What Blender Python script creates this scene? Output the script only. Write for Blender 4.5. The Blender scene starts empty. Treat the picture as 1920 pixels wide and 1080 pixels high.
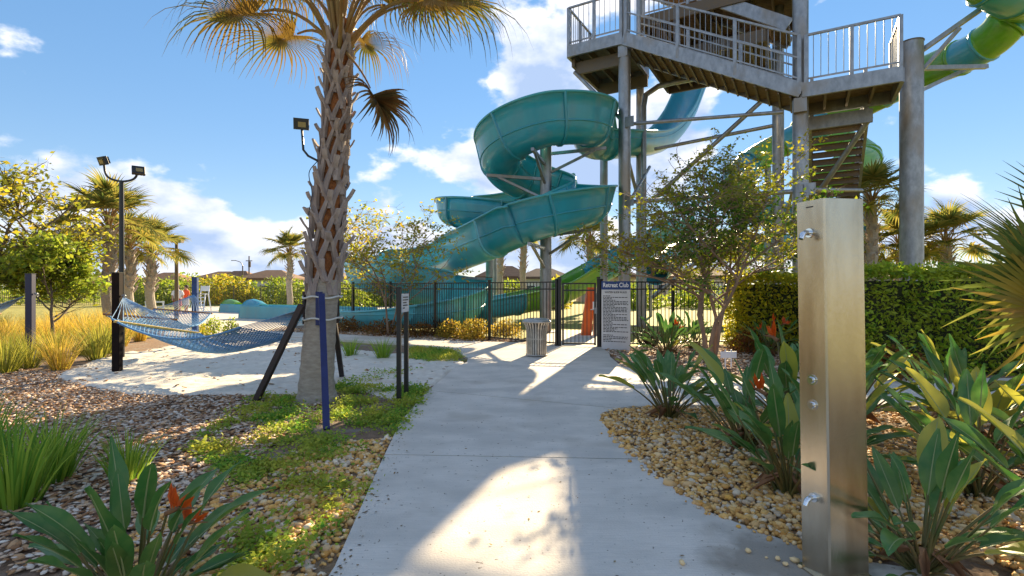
import bpy, math, random
import numpy as np
from mathutils import Vector as V, Matrix, noise as mnoise
from mathutils.geometry import tessellate_polygon
R = math.radians
PI = math.pi
rnd = random.Random(11)
nrg = np.random.default_rng(5)
sc = bpy.context.scene
C = sc.collection

# ---------------------------------------------------------------- camera
H, F = 1.6, 960.0                      # eye height, focal length in photo pixels
cam = bpy.data.cameras.new('camera')
cam.sensor_width = 36.0
cam.lens = 18.0
cam.clip_start = 0.05
cam.clip_end = 3000
camo = bpy.data.objects.new('camera', cam)
camo.location = (0, 0, H)
camo.rotation_euler = (R(90), 0, 0)
C.objects.link(camo)
sc.camera = camo

# ---------------------------------------------------------------- sky, sun, exposure
SUN_EL, SUN_AZ = 24.7, 18.7            # azimuth clockwise from +Y
w = bpy.data.worlds.new('World')
sc.world = w
w.use_nodes = True
wt = w.node_tree
wt.nodes.clear()
def wn(t, **k):
    n = wt.nodes.new(t)
    for a, b in k.items():
        setattr(n, a, b)
    return n
def wl(a, b):
    wt.links.new(a, b)
def wmath(op, a, b=None, c=None, clamp=False):
    n = wn('ShaderNodeMath', operation=op, use_clamp=clamp)
    for i, x in enumerate((a, b, c)):
        if x is None:
            continue
        if isinstance(x, (int, float)):
            n.inputs[i].default_value = x
        else:
            wl(x, n.inputs[i])
    return n.outputs[0]
sky = wn('ShaderNodeTexSky', sky_type='NISHITA', sun_disc=False)
sky.sun_elevation = R(SUN_EL)
sky.sun_rotation = R(SUN_AZ)
sky.altitude = 0
sky.air_density = 1.0
sky.dust_density = 0.0
sky.ozone_density = 3.0
hsv = wn('ShaderNodeHueSaturation')
hsv.inputs['Saturation'].default_value = 1.75
hsv.inputs['Value'].default_value = 1.92
skyg = wn('ShaderNodeGamma')
skyg.inputs['Gamma'].default_value = 0.45
skys = wn('ShaderNodeVectorMath', operation='MULTIPLY')
skys.inputs[1].default_value = (0.25, 0.24, 0.26)
wl(sky.outputs[0], skys.inputs[0])
wl(skys.outputs[0], skyg.inputs[0])
wl(skyg.outputs[0], hsv.inputs['Color'])
tc = wn('ShaderNodeTexCoord')
sep = wn('ShaderNodeSeparateXYZ')
wl(tc.outputs['Generated'], sep.inputs[0])
az = wmath('ARCTAN2', sep.outputs[0], sep.outputs[1])
el = wmath('ARCSINE', sep.outputs[2])
def cloud_noise(off, scale, det):
    cb = wn('ShaderNodeCombineXYZ')
    wl(wmath('MULTIPLY', az, 1.0), cb.inputs[0])
    wl(wmath('MULTIPLY_ADD', el, 1.75, off), cb.inputs[1])
    cb.inputs[2].default_value = 3.7
    nz = wn('ShaderNodeTexNoise')
    nz.inputs['Scale'].default_value = scale
    nz.inputs['Detail'].default_value = det
    nz.inputs['Roughness'].default_value = 0.55
    wl(cb.outputs[0], nz.inputs['Vector'])
    return nz.outputs['Fac']
n1 = cloud_noise(0.0, 5.4, 11)
n2 = cloud_noise(0.09, 5.4, 6)
# cloud banks: direction (photo px), angular half widths, weight
banks = [(330, 140, .42, .20, -.20), (1640, 210, .30, .22, -.20), (760, 40, .2, .2, -.14), (345, 380, .27, .075, .17), (180, 330, .07, .05, .16), (1000, 130, .13, .13, .22), (930, 300, .14, .05, .17), (1085, 300, .16, .10, .20), (1290, 245, .10, .08, .20),
         (40, 75, .07, .03, .20), (1770, 395, .05, .04, .24), (480, 470, .4, .05, .12), (1150, 470, .5, .05, .15), (1700, 470, .25, .04, .14)]
dens = wmath('MULTIPLY_ADD', el, -0.03, 0.10)  # base cover raised: adds clouds out of view to fill the shade
for px, py, wx, wy, a in banks:
    dx = (px - 960) / F
    a0 = math.atan(dx)
    e0 = math.atan((540 - py) / F / math.hypot(1, dx))
    qa = wmath('POWER', wmath('DIVIDE', wmath('SUBTRACT', az, a0), wx), 2.0)
    qe = wmath('POWER', wmath('DIVIDE', wmath('SUBTRACT', el, e0), wy), 2.0)
    g = wmath('EXPONENT', wmath('MULTIPLY', wmath('ADD', qa, qe), -1.0))
    dens = wmath('MULTIPLY_ADD', g, a, dens)
d1 = wmath('ADD', n1, dens)
mask = wn('ShaderNodeMapRange', interpolation_type='SMOOTHSTEP')
mask.inputs['From Min'].default_value = 0.575
mask.inputs['From Max'].default_value = 0.68
wl(d1, mask.inputs['Value'])
d2 = wmath('ADD', n2, dens)
shade = wn('ShaderNodeMapRange')
shade.inputs['From Min'].default_value = 0.55
shade.inputs['From Max'].default_value = 0.80
wl(d2, shade.inputs['Value'])
ccol = wn('ShaderNodeMix', data_type='RGBA')
ccol.inputs['A'].default_value = (3.3, 3.25, 3.3, 1)
ccol.inputs['B'].default_value = (1.25, 1.65, 2.4, 1)
wl(shade.outputs[0], ccol.inputs['Factor'])
mixc = wn('ShaderNodeMix', data_type='RGBA')
wl(mask.outputs[0], mixc.inputs['Factor'])
wl(hsv.outputs[0], mixc.inputs['A'])
wl(ccol.outputs['Result'], mixc.inputs['B'])
bg = wn('ShaderNodeBackground')
bg.inputs['Strength'].default_value = 0.12
wl(mixc.outputs['Result'], bg.inputs['Color'])
wo = wn('ShaderNodeOutputWorld')
wl(bg.outputs[0], wo.inputs[0])

sun = bpy.data.lights.new('sun', 'SUN')
sun.energy = 4.6
sun.angle = R(0.5)
sun.color = (1.0, 0.80, 0.50)
suno = bpy.data.objects.new('sun', sun)
sd = V((math.sin(R(SUN_AZ)) * math.cos(R(SUN_EL)), math.cos(R(SUN_AZ)) * math.cos(R(SUN_EL)), math.sin(R(SUN_EL))))
suno.rotation_euler = sd.to_track_quat('Z', 'Y').to_euler()
suno.location = (10, 40, 40)
C.objects.link(suno)

sc.view_settings.view_transform = 'Standard'
sc.view_settings.look = 'None'
sc.view_settings.exposure = 1.76
sc.view_settings.gamma = 1
sc.view_settings.use_curve_mapping = False
sc.cycles.use_denoising = True
sc.cycles.max_bounces = 8
sc.cycles.transparent_max_bounces = 8
sc.cycles.sample_clamp_indirect = 6

# ---------------------------------------------------------------- helpers
def at(px, py, Y):
    return V(((px - 960) / F * Y, Y, H - (py - 540) / F * Y))
def gr(px, py, z=0.0):
    Y = (H - z) * F / (py - 540)
    return V(((px - 960) / F * Y, Y, z))
def tag(o, label=None, cat=None, group=None, kind=None):
    if label: o['label'] = label
    if cat: o['category'] = cat
    if group: o['group'] = group
    if kind: o['kind'] = kind
    return o
def thing(name, label, cat, loc=(0, 0, 0), rz=0, group=None):
    o = bpy.data.objects.new(name, None)
    o.empty_display_size = 0.1
    C.objects.link(o)
    o.location = loc
    o.rotation_euler = (0, 0, rz)
    return tag(o, label, cat, group)
def link(name, me, parent=None, loc=None, rot=None, scale=None):
    o = bpy.data.objects.new(name, me)
    C.objects.link(o)
    if parent: o.parent = parent
    if loc is not None: o.location = loc
    if rot is not None: o.rotation_euler = rot
    if scale is not None: o.scale = scale if hasattr(scale, '__len__') else (scale,) * 3
    return o
def copy_tree(o, parent=None):
    c = o.copy()
    C.objects.link(c)
    if parent: c.parent = parent
    for ch in list(o.children):
        copy_tree(ch, c)
    return c
def frame(d, up=None):
    d = d.normalized()
    up = V(up) if up is not None else V((0, 0, 1))
    if abs(d.dot(up)) > 0.98:
        up = V((0, 1, 0)) if abs(d.y) < .9 else V((1, 0, 0))
    s = d.cross(up).normalized()
    return d, s, s.cross(d).normalized()
def spline(pts, n):
    """Catmull-Rom through pts (any dimension tuples) -> list of lists"""
    P = [np.array(p, float) for p in pts]
    P = [2 * P[0] - P[1]] + P + [2 * P[-1] - P[-2]]
    out = []
    for i in range(1, len(P) - 2):
        for k in range(n):
            t = k / n
            a, b, c, d = P[i - 1], P[i], P[i + 1], P[i + 2]
            out.append(.5 * (2 * b + (c - a) * t + (2 * a - 5 * b + 4 * c - d) * t * t + (3 * b - a - 3 * c + d) * t ** 3))
    out.append(P[-2])
    return out
class MB:
    def __init__(s):
        s.v, s.f, s.sm = [], [], []
    def add(s, vs, fs, smooth=False):
        o = len(s.v)
        s.v += [tuple(x) for x in vs]
        s.f += [tuple(i + o for i in f) for f in fs]
        s.sm += [smooth] * len(fs)
    def box(s, c, size, rz=0, bev=0):
        c = V(c); x, y, z = [q / 2 for q in size]
        m = Matrix.Rotation(rz, 3, 'Z')
        if bev:
            b = bev
            ring = [(-x + b, -y), (x - b, -y), (x, -y + b), (x, y - b), (x - b, y), (-x + b, y), (-x, y - b), (-x, -y + b)]
            vs = [c + m @ V((p[0], p[1], q)) for q in (-z, z) for p in ring]
            fs = [(i, (i + 1) % 8, 8 + (i + 1) % 8, 8 + i) for i in range(8)] + [tuple(range(7, -1, -1)), tuple(range(8, 16))]
            s.add(vs, fs)
            return
        vs = [c + m @ V((a * x, b * y, d * z)) for a in (-1, 1) for b in (-1, 1) for d in (-1, 1)]
        s.add(vs, [(0, 1, 3, 2), (4, 6, 7, 5), (0, 4, 5, 1), (2, 3, 7, 6), (0, 2, 6, 4), (1, 5, 7, 3)])
    def bar(s, a, b, wd, ht=None, up=None):
        a, b = V(a), V(b); ht = ht or wd
        d, sd_, u = frame(b - a, up)
        vs = [p + sd_ * (i * wd / 2) + u * (j * ht / 2) for p in (a, b) for i, j in ((-1, -1), (1, -1), (1, 1), (-1, 1))]
        s.add(vs, [(0, 1, 5, 4), (1, 2, 6, 5), (2, 3, 7, 6), (3, 0, 4, 7), (3, 2, 1, 0), (4, 5, 6, 7)])
    def tube(s, pts, rad, n=8, caps=True, smooth=True):
        pts = [V(p) for p in pts]
        if not hasattr(rad, '__len__'): rad = [rad] * len(pts)
        vs, fs, u = [], [], None
        for i, p in enumerate(pts):
            d = (pts[min(i + 1, len(pts) - 1)] - pts[max(i - 1, 0)])
            if d.length < 1e-9: d = V((0, 0, 1))
            d.normalize()
            if u is None:
                _, sx, u = frame(d)
            else:
                u = (u - d * u.dot(d)).normalized(); sx = d.cross(u).normalized()
            for k in range(n):
                t = 2 * PI * k / n
                vs.append(p + (sx * math.cos(t) + u * math.sin(t)) * rad[i])
        for i in range(len(pts) - 1):
            for k in range(n):
                k2 = (k + 1) % n
                fs.append((i * n + k, i * n + k2, (i + 1) * n + k2, (i + 1) * n + k))
        s.add(vs, fs, smooth)
        if caps:
            m = (len(pts) - 1) * n
            s.add([vs[k] for k in range(n)], [tuple(range(n - 1, -1, -1))])
            s.add([vs[m + k] for k in range(n)], [tuple(range(n))])
    def lathe(s, prof, n=24, c=(0, 0, 0), smooth=True, close=True):
        c = V(c); vs, fs = [], []
        for r, z in prof:
            for k in range(n):
                t = 2 * PI * k / n
                vs.append(c + V((r * math.cos(t), r * math.sin(t), z)))
        for i in range(len(prof) - 1):
            for k in range(n):
                k2 = (k + 1) % n
                fs.append((i * n + k, i * n + k2, (i + 1) * n + k2, (i + 1) * n + k))
        s.add(vs, fs, smooth)
    def prism(s, poly, z0, z1):
        """poly: list of (x,y); extruded"""
        n = len(poly)
        tri = tessellate_polygon([[V((p[0], p[1], 0)) for p in poly]])
        area = sum(poly[i][0] * poly[(i + 1) % n][1] - poly[(i + 1) % n][0] * poly[i][1] for i in range(n))
        if area < 0:
            poly = poly[::-1]
            tri = tessellate_polygon([[V((p[0], p[1], 0)) for p in poly]])
        top = []
        for t in tri:
            a, b, c = [poly[i] for i in t]
            top.append(t if (b[0] - a[0]) * (c[1] - a[1]) - (b[1] - a[1]) * (c[0] - a[0]) > 0 else t[::-1])
        s.add([(p[0], p[1], z1) for p in poly], [tuple(t) for t in top])
        s.add([(p[0], p[1], z) for z in (z0, z1) for p in poly], [(i, (i + 1) % n, n + (i + 1) % n, n + i) for i in range(n)])
    def mesh(s, name, mat):
        me = bpy.data.meshes.new(name)
        me.from_pydata(s.v, [], s.f)
        me.polygons.foreach_set('use_smooth', s.sm)
        if mat:
            for m in (mat if isinstance(mat, (list, tuple)) else [mat]):
                me.materials.append(m)
        me.update()
        return me
    def build(s, name, mat, parent=None, loc=None, rot=None):
        return link(name, s.mesh(name, mat), parent, loc, rot)
def struct(name, mb, mat, parent=None):
    o = mb.build(name, mat, parent)
    o['kind'] = 'structure'
    return o

# ---------------------------------------------------------------- materials
MATS = {}
def mat(name, col, rough=.6, metal=0., col2=None, scale=6., det=4, bump=0., bscale=30., coat=0., spec=None, island=0., stretch=None, lo=.35, hi=.65, trans=0., tcol=None, col3=None, scale3=1.):
    m = bpy.data.materials.new(name)
    m.use_nodes = True
    nt = m.node_tree
    b = nt.nodes['Principled BSDF']
    b.inputs['Roughness'].default_value = rough
    b.inputs['Metallic'].default_value = metal
    if spec is not None: b.inputs['Specular IOR Level'].default_value = spec
    if coat:
        b.inputs['Coat Weight'].default_value = coat
        b.inputs['Coat Roughness'].default_value = .08
    c4 = lambda c: (c[0], c[1], c[2], 1)
    b.inputs['Base Color'].default_value = c4(col)
    vec = None
    if col2 is not None or bump or col3 is not None:
        t = nt.nodes.new('ShaderNodeTexCoord')
        vec = t.outputs['Object']
        if stretch:
            mp = nt.nodes.new('ShaderNodeMapping')
            mp.inputs['Scale'].default_value = stretch
            nt.links.new(vec, mp.inputs[0]); vec = mp.outputs[0]
    cur = None
    if col2 is not None:
        nz = nt.nodes.new('ShaderNodeTexNoise')
        nz.inputs['Scale'].default_value = scale
        nz.inputs['Detail'].default_value = det
        nz.inputs['Roughness'].default_value = .6
        nt.links.new(vec, nz.inputs['Vector'])
        rp = nt.nodes.new('ShaderNodeMapRange')
        rp.inputs['From Min'].default_value = lo
        rp.inputs['From Max'].default_value = hi
        nt.links.new(nz.outputs['Fac'], rp.inputs['Value'])
        mx = nt.nodes.new('ShaderNodeMix'); mx.data_type = 'RGBA'
        mx.inputs['A'].default_value = c4(col); mx.inputs['B'].default_value = c4(col2)
        nt.links.new(rp.outputs[0], mx.inputs['Factor'])
        cur = mx.outputs['Result']
    if col3 is not None:
        nz = nt.nodes.new('ShaderNodeTexNoise')
        nz.inputs['Scale'].default_value = scale3
        nz.inputs['Detail'].default_value = 6
        nt.links.new(vec, nz.inputs['Vector'])
        rp = nt.nodes.new('ShaderNodeMapRange')
        rp.inputs['From Min'].default_value = .5
        rp.inputs['From Max'].default_value = .68
        nt.links.new(nz.outputs['Fac'], rp.inputs['Value'])
        mx = nt.nodes.new('ShaderNodeMix'); mx.data_type = 'RGBA'
        if cur is None: mx.inputs['A'].default_value = c4(col)
        else: nt.links.new(cur, mx.inputs['A'])
        mx.inputs['B'].default_value = c4(col3)
        nt.links.new(rp.outputs[0], mx.inputs['Factor'])
        cur = mx.outputs['Result']
    if island:
        g = nt.nodes.new('ShaderNodeNewGeometry')
        hs = nt.nodes.new('ShaderNodeHueSaturation')
        r1 = nt.nodes.new('ShaderNodeMapRange')
        r1.inputs['To Min'].default_value = 1 - island
        r1.inputs['To Max'].default_value = 1 + island
        nt.links.new(g.outputs['Random Per Island'], r1.inputs['Value'])
        nt.links.new(r1.outputs[0], hs.inputs['Value'])
        if cur is None: hs.inputs['Color'].default_value = c4(col)
        else: nt.links.new(cur, hs.inputs['Color'])
        cur = hs.outputs[0]
    if cur is not None: nt.links.new(cur, b.inputs['Base Color'])
    if bump:
        nb = nt.nodes.new('ShaderNodeTexNoise')
        nb.inputs['Scale'].default_value = bscale
        nb.inputs['Detail'].default_value = 5
        nt.links.new(vec, nb.inputs['Vector'])
        bp = nt.nodes.new('ShaderNodeBump')
        bp.inputs['Strength'].default_value = bump
        bp.inputs['Distance'].default_value = .02
        nt.links.new(nb.outputs['Fac'], bp.inputs['Height'])
        nt.links.new(bp.outputs[0], b.inputs['Normal'])
    if trans:
        tr = nt.nodes.new('ShaderNodeBsdfTranslucent')
        if cur is not None and tcol is None: nt.links.new(cur, tr.inputs[0])
        else: tr.inputs[0].default_value = c4(tcol or col)
        ms = nt.nodes.new('ShaderNodeMixShader')
        ms.inputs[0].default_value = trans
        out = nt.nodes['Material Output']
        nt.links.new(b.outputs[0], ms.inputs[1]); nt.links.new(tr.outputs[0], ms.inputs[2])
        nt.links.new(ms.outputs[0], out.inputs[0])
    MATS[name] = m
    return m
def leafmat(name, ramp, rough=.5, trans=.5, tgain=1.6, clump=None, spec=.18):
    """ramp: colours picked per leaf (random per island); clump: colour + scale of larger patches"""
    m = bpy.data.materials.new(name)
    m.use_nodes = True
    nt = m.node_tree
    b = nt.nodes['Principled BSDF']
    b.inputs['Roughness'].default_value = rough
    b.inputs['Specular IOR Level'].default_value = spec
    g = nt.nodes.new('ShaderNodeNewGeometry')
    cr = nt.nodes.new('ShaderNodeValToRGB')
    e = cr.color_ramp.elements
    e[0].position = 0; e[0].color = (*ramp[0], 1)
    e[1].position = 1; e[1].color = (*ramp[-1], 1)
    for i, c in enumerate(ramp[1:-1]):
        x = e.new((i + 1) / (len(ramp) - 1)); x.color = (*c, 1)
    nt.links.new(g.outputs['Random Per Island'], cr.inputs[0])
    cur = cr.outputs[0]
    if clump:
        t = nt.nodes.new('ShaderNodeTexCoord')
        nz = nt.nodes.new('ShaderNodeTexNoise')
        nz.inputs['Scale'].default_value = clump[1]
        nz.inputs['Detail'].default_value = 3
        nt.links.new(t.outputs['Object'], nz.inputs['Vector'])
        rp = nt.nodes.new('ShaderNodeMapRange')
        rp.inputs['From Min'].default_value = .42
        rp.inputs['From Max'].default_value = .62
        nt.links.new(nz.outputs['Fac'], rp.inputs['Value'])
        mx = nt.nodes.new('ShaderNodeMix'); mx.data_type = 'RGBA'
        nt.links.new(rp.outputs[0], mx.inputs['Factor'])
        nt.links.new(cur, mx.inputs['A']); mx.inputs['B'].default_value = (*clump[0], 1)
        cur = mx.outputs['Result']
    nt.links.new(cur, b.inputs['Base Color'])
    tr = nt.nodes.new('ShaderNodeBsdfTranslucent')
    gm = nt.nodes.new('ShaderNodeVectorMath'); gm.operation = 'SCALE'
    gm.inputs['Scale'].default_value = tgain
    nt.links.new(cur, gm.inputs[0])
    nt.links.new(gm.outputs[0], tr.inputs[0])
    ms = nt.nodes.new('ShaderNodeMixShader')
    ms.inputs[0].default_value = trans
    nt.links.new(b.outputs[0], ms.inputs[1]); nt.links.new(tr.outputs[0], ms.inputs[2])
    nt.links.new(ms.outputs[0], nt.nodes['Material Output'].inputs[0])
    MATS[name] = m
    return m
def leaf_mesh(name, pts, size, material, flat=0.0, aspect=.5, jit=.35, out=None):
    """pts (N,3): one folded diamond leaf at each; random directions"""
    pts = np.asarray(pts, float); N = len(pts)
    d = nrg.normal(size=(N, 3))
    if out is not None: d = d * .8 + np.asarray(out)
    d[:, 2] *= (1 - flat)
    d /= np.linalg.norm(d, axis=1)[:, None] + 1e-9
    s = np.cross(d, nrg.normal(size=(N, 3)) * (1 - flat) + np.array([0, 0, flat * 1.5]))
    s /= np.linalg.norm(s, axis=1)[:, None] + 1e-9
    L = size * (1 + jit * nrg.uniform(-1, 1, (N, 1)))
    W = L * aspect
    v = np.empty((N, 4, 3))
    v[:, 0] = pts
    v[:, 1] = pts + d * L * .5 + s * W * .5
    v[:, 2] = pts + d * L
    v[:, 3] = pts + d * L * .5 - s * W * .5
    me = bpy.data.meshes.new(name)
    me.vertices.add(N * 4); me.loops.add(N * 4); me.polygons.add(N)
    me.vertices.foreach_set('co', v.reshape(-1))
    me.loops.foreach_set('vertex_index', np.arange(N * 4, dtype=np.int32))
    me.polygons.foreach_set('loop_start', np.arange(0, N * 4, 4, dtype=np.int32))
    me.update(calc_edges=True)
    me.materials.append(material)
    return me

concrete = mat('concrete', (.70, .635, .56), .85, col2=(.57, .52, .455), scale=1.6, det=14, bump=.3, bscale=70, col3=(.52, .475, .42), scale3=.8, stretch=(1, 1.5, 1))
def weather_concrete(m):
    """broom marks, dark specks and a brown damp stain with its own outline by the shower"""
    nt = m.node_tree; b = nt.nodes['Principled BSDF']
    N = nt.nodes.new; L = nt.links.new
    base = b.inputs['Base Color'].links[0].from_socket
    t = N('ShaderNodeTexCoord')
    def noise(scale, stretch, det, lo, hi):
        mp = N('ShaderNodeMapping'); mp.inputs['Scale'].default_value = stretch; L(t.outputs['Object'], mp.inputs[0])
        z = N('ShaderNodeTexNoise'); z.inputs['Scale'].default_value = scale; z.inputs['Detail'].default_value = det; L(mp.outputs[0], z.inputs['Vector'])
        r = N('ShaderNodeMapRange'); r.inputs['From Min'].default_value = lo; r.inputs['From Max'].default_value = hi; L(z.outputs['Fac'], r.inputs['Value'])
        return r.outputs[0]
    def mixin(cur, fac, col, k):
        f = N('ShaderNodeMath'); f.operation = 'MULTIPLY'; L(fac, f.inputs[0]); f.inputs[1].default_value = k
        x = N('ShaderNodeMix'); x.data_type = 'RGBA'; L(f.outputs[0], x.inputs['Factor']); L(cur, x.inputs['A']); x.inputs['B'].default_value = (*col, 1)
        return x.outputs['Result']
    cur = mixin(base, noise(5, (1.2, 26, 1), 3, .45, .7), (.50, .45, .39), .5)          # broom marks
    cur = mixin(cur, noise(34, (1, 1, 1), 2, .70, .73), (.12, .09, .06), .8)             # specks
    cur = mixin(cur, noise(1.1, (1, 1, 1), 8, .56, .70), (.42, .36, .29), .6)            # patchy stains
    v = N('ShaderNodeVectorMath'); v.operation = 'DISTANCE'; L(t.outputs['Object'], v.inputs[0]); v.inputs[1].default_value = (1.62, 2.95, .045)
    z = N('ShaderNodeTexNoise'); z.inputs['Scale'].default_value = 4; z.inputs['Detail'].default_value = 8; L(t.outputs['Object'], z.inputs['Vector'])
    a = N('ShaderNodeMath'); a.operation = 'MULTIPLY_ADD'; L(z.outputs['Fac'], a.inputs[0]); a.inputs[1].default_value = .9; L(v.outputs['Value'], a.inputs[2])
    r = N('ShaderNodeMapRange'); r.inputs['From Min'].default_value = .95; r.inputs['From Max'].default_value = .72; L(a.outputs[0], r.inputs['Value'])
    cur = mixin(cur, r.outputs[0], (.24, .20, .155), .75)
    L(cur, b.inputs['Base Color'])
weather_concrete(concrete)
steel = mat('galvanised_steel', (.33, .34, .36), .42, .7, col2=(.22, .23, .245), scale=7, det=8, col3=(.25, .21, .17), scale3=1.1, stretch=(1, 1, .5))
steel_dark = mat('weathered_steel', (.15, .105, .065), .55, .5, col2=(.12, .095, .075), scale=6, det=5)
deckwood = mat('deck_boards', (.22, .15, .085), .8, col2=(.10, .066, .04), scale=5, stretch=(1, 6, 6))
black_metal = mat('black_powder_coat', (.012, .012, .013), .4)
# ================================================================ ground and setting
soil = mat('mulch_ground', (.14, .08, .045), .95, col2=(.26, .17, .11), scale=14, det=8, bump=.8, bscale=24, col3=(.22, .19, .16), scale3=3)
lawn = mat('lawn_grass', (.21, .21, .03), .9, col2=(.33, .28, .055), scale=3, det=8, bump=.6, bscale=20)
sandm = mat('pale_sand', (.72, .66, .57), .95, col2=(.60, .54, .46), scale=7, det=8, bump=.7, bscale=9)
gravelbase = mat('gravel_base', (.30, .20, .11), .9, col2=(.20, .13, .075), scale=20, bump=.6, bscale=40)
m = MB(); m.add([(-900, -60, -.02), (900, -60, -.02), (900, 1500, -.02), (-900, 1500, -.02)], [(0, 1, 2, 3)])
struct('ground', m, lawn)
def sheet(name, poly, z, mt, z0=None):
    m = MB(); m.prism([(p[0], p[1]) for p in poly], -.02 if z0 is None else z0, z)
    return struct(name, m, mt)
def smooth_poly(pts, n=4):
    P = [tuple(p[:2]) for p in pts]
    out = []
    L = len(P)
    for i in range(L):
        a, b, c, d = [np.array(P[(i + k) % L]) for k in (-1, 0, 1, 2)]
        for k in range(n):
            t = k / n
            out.append(tuple(.5 * (2 * b + (c - a) * t + (2 * a - 5 * b + 4 * c - d) * t * t + (3 * b - a - 3 * c + d) * t ** 3)))
    return out
sheet('mulch_bed', [(-14, -3), (-.9, -3), (-1.0, 12.5), (-2.5, 14.2), (-7, 15.0), (-9, 15.6), (-13, 17), (-16, 16)], .0, soil)
sheet('fence_bed', [(1.0, 14.6), (-2.1, 15.3), (-5.9, 17.4), (-9.0, 18.6), (-9.5, 21.5), (-7, 22), (-1.2, 17.2), (.6, 15.6)], .012, soil)
sheet('tree_bed', smooth_poly([(2.3, 12.9), (2.2, 11.6), (2.1, 10.3), (2.5, 9.45), (3.4, 8.95), (6, 8.85), (11, 8.9), (11, 14.3), (6, 14.3), (2.6, 13.7)], 5), .028, soil)
sheet('ground_beyond_fence', [(2.4, 13.9), (14, 13.9), (30, 20), (20, 60), (-8, 60), (-9, 22), (-1.0, 16.2), (1.2, 14.6)], -.006, lawn)
# concrete walkways: three slabs with open joints between
def edge_left(y): return float(np.interp(y, [-3, 2.8, 4.3, 5.9, 7.7], [-1.05, -.99, -1.15, -1.30, -1.27]))
def edge_right(y): return float(np.interp(y, [-3, 2.9, 3.05, 3.4, 3.6, 4.3, 5.3, 5.9], [2.75, 2.75, 1.85, 1.55, 1.38, 1.22, 1.08, 1.06]))
path = thing('walkway', None, None); path['kind'] = 'structure'
del path['kind']
tag(path, kind='structure')
def slab(poly, z=.045):
    m = MB(); m.prism(poly, -.05, z)
    o = m.build('slab', concrete, path)
    return o
g = .011
YJ = 4.72
def ycut(y0, y1):
    ys = [y0 + (y1 - y0) * i / 14 for i in range(15)]
    # the joint lines fall a little towards the right, as in the photograph
    sl = lambda x, y: y - .055 * x
    left = [(edge_left(y), sl(edge_left(y), y)) for y in ys]
    right = [(edge_right(y), sl(edge_right(y), y)) for y in ys]
    return left + right[::-1]
slab(ycut(-3, .9 - g)); slab(ycut(.9 + g, YJ - g))
far_left = [(edge_left(y), y - .055 * edge_left(y)) for y in np.linspace(YJ + g, 7.7, 6)]
far_right = [(edge_right(YJ), YJ + g - .055 * edge_right(YJ)), (1.09, 5.3), (1.05, 5.75)]
curve = [(1.05, 6.1), (1.12, 6.38), (1.3, 6.6), (1.6, 6.74), (2.4, 6.8), (9, 6.85), (9, 8.85), (6, 8.85), (3.4, 8.95), (2.55, 9.4), (2.18, 10.2), (2.22, 11.6), (2.45, 12.9), (2.62, 13.62)]
jl, jr = far_left[-1], (1.34, 6.62)
slab(far_left + [jr, (1.12, 6.38), (1.05, 6.1), (1.05, 5.9)] + far_right[::-1])
curve = [(1.36, 6.645), (1.6, 6.74)] + curve[4:]
slab([(jl[0], jl[1] + 2 * g), (-1.18, 9.0), (-1.12, 9.9), (-.95, 10.8), (-.98, 11.4), (-1.35, 12.4), (-2.4, 13.9), (-6.1, 16.0), (-9.2, 17.2), (-9.0, 18.5), (-5.9, 17.35), (-2.1, 15.2), (-.2, 14.75), (1.1, 14.3), (1.28, 13.75)] + curve[::-1])
sheet('gate_path', [(1.2, 13.76), (2.6, 13.64), (3.0, 15.5), (3.6, 19), (1.2, 19.5), (1.0, 15.5)], .02, concrete)
deck_m = mat('pool_deck', (.60, .54, .46), .85, col2=(.52, .47, .40), scale=.6, det=6)
sheet('pool_deck', [(-22, 33), (-13.3, 18.2), (-9.4, 15.9), (-7.6, 15.25), (-5.4, 15.2), (-6.1, 16.0), (-9.2, 17.2), (-9.4, 21), (-6, 26), (-6, 44), (-27, 44)], .016, deck_m)
# sand pit
sand_poly = smooth_poly([gr(118, 704), gr(195, 676), gr(290, 656), gr(420, 646), gr(560, 641), gr(690, 662), gr(800, 668), gr(868, 681), gr(845, 700), gr(795, 728), gr(700, 716), gr(640, 716), gr(560, 738), gr(400, 744), gr(240, 740), gr(150, 722)], 5)
def inside(p, poly):
    x, y = p; c = False; n = len(poly); j = n - 1
    for i in range(n):
        xi, yi = poly[i][0], poly[i][1]; xj, yj = poly[j][0], poly[j][1]
        if (yi > y) != (yj > y) and x < (xj - xi) * (y - yi) / (yj - yi + 1e-12) + xi: c = not c
        j = i
    return c
def lump(x, y, s=1.0):
    return (math.sin(x * 3.1 * s + 1.3) * math.sin(y * 2.7 * s) + .6 * math.sin(x * 7.3 * s + y * 3.9 * s) * math.sin(y * 6.1 * s + 2) + .4 * math.sin(x * 13 * s - y * 9 * s) * math.sin(y * 15 * s + x * 4))
def heightfield(name, poly, step, zf, mt):
    xs = [p[0] for p in poly]; ys = [p[1] for p in poly]
    x0, x1, y0, y1 = min(xs), max(xs), min(ys), max(ys)
    nx, ny = int((x1 - x0) / step) + 2, int((y1 - y0) / step) + 2
    idx, vs, fs = {}, [], []
    ins = [[inside((x0 + i * step, y0 + j * step), poly) for j in range(ny)] for i in range(nx)]
    for i in range(nx - 1):
        for j in range(ny - 1):
            if ins[i][j] or ins[i + 1][j] or ins[i][j + 1] or ins[i + 1][j + 1]:
                q = []
                for a, b in ((i, j), (i + 1, j), (i + 1, j + 1), (i, j + 1)):
                    if (a, b) not in idx:
                        X, Y = x0 + a * step, y0 + b * step
                        idx[(a, b)] = len(vs)
                        vs.append((X, Y, zf(X, Y) if ins[a][b] else -.02))
                    q.append(idx[(a, b)])
                fs.append(tuple(q))
    m = MB(); m.add(vs, fs, True)
    return struct(name, m, mt)
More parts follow.
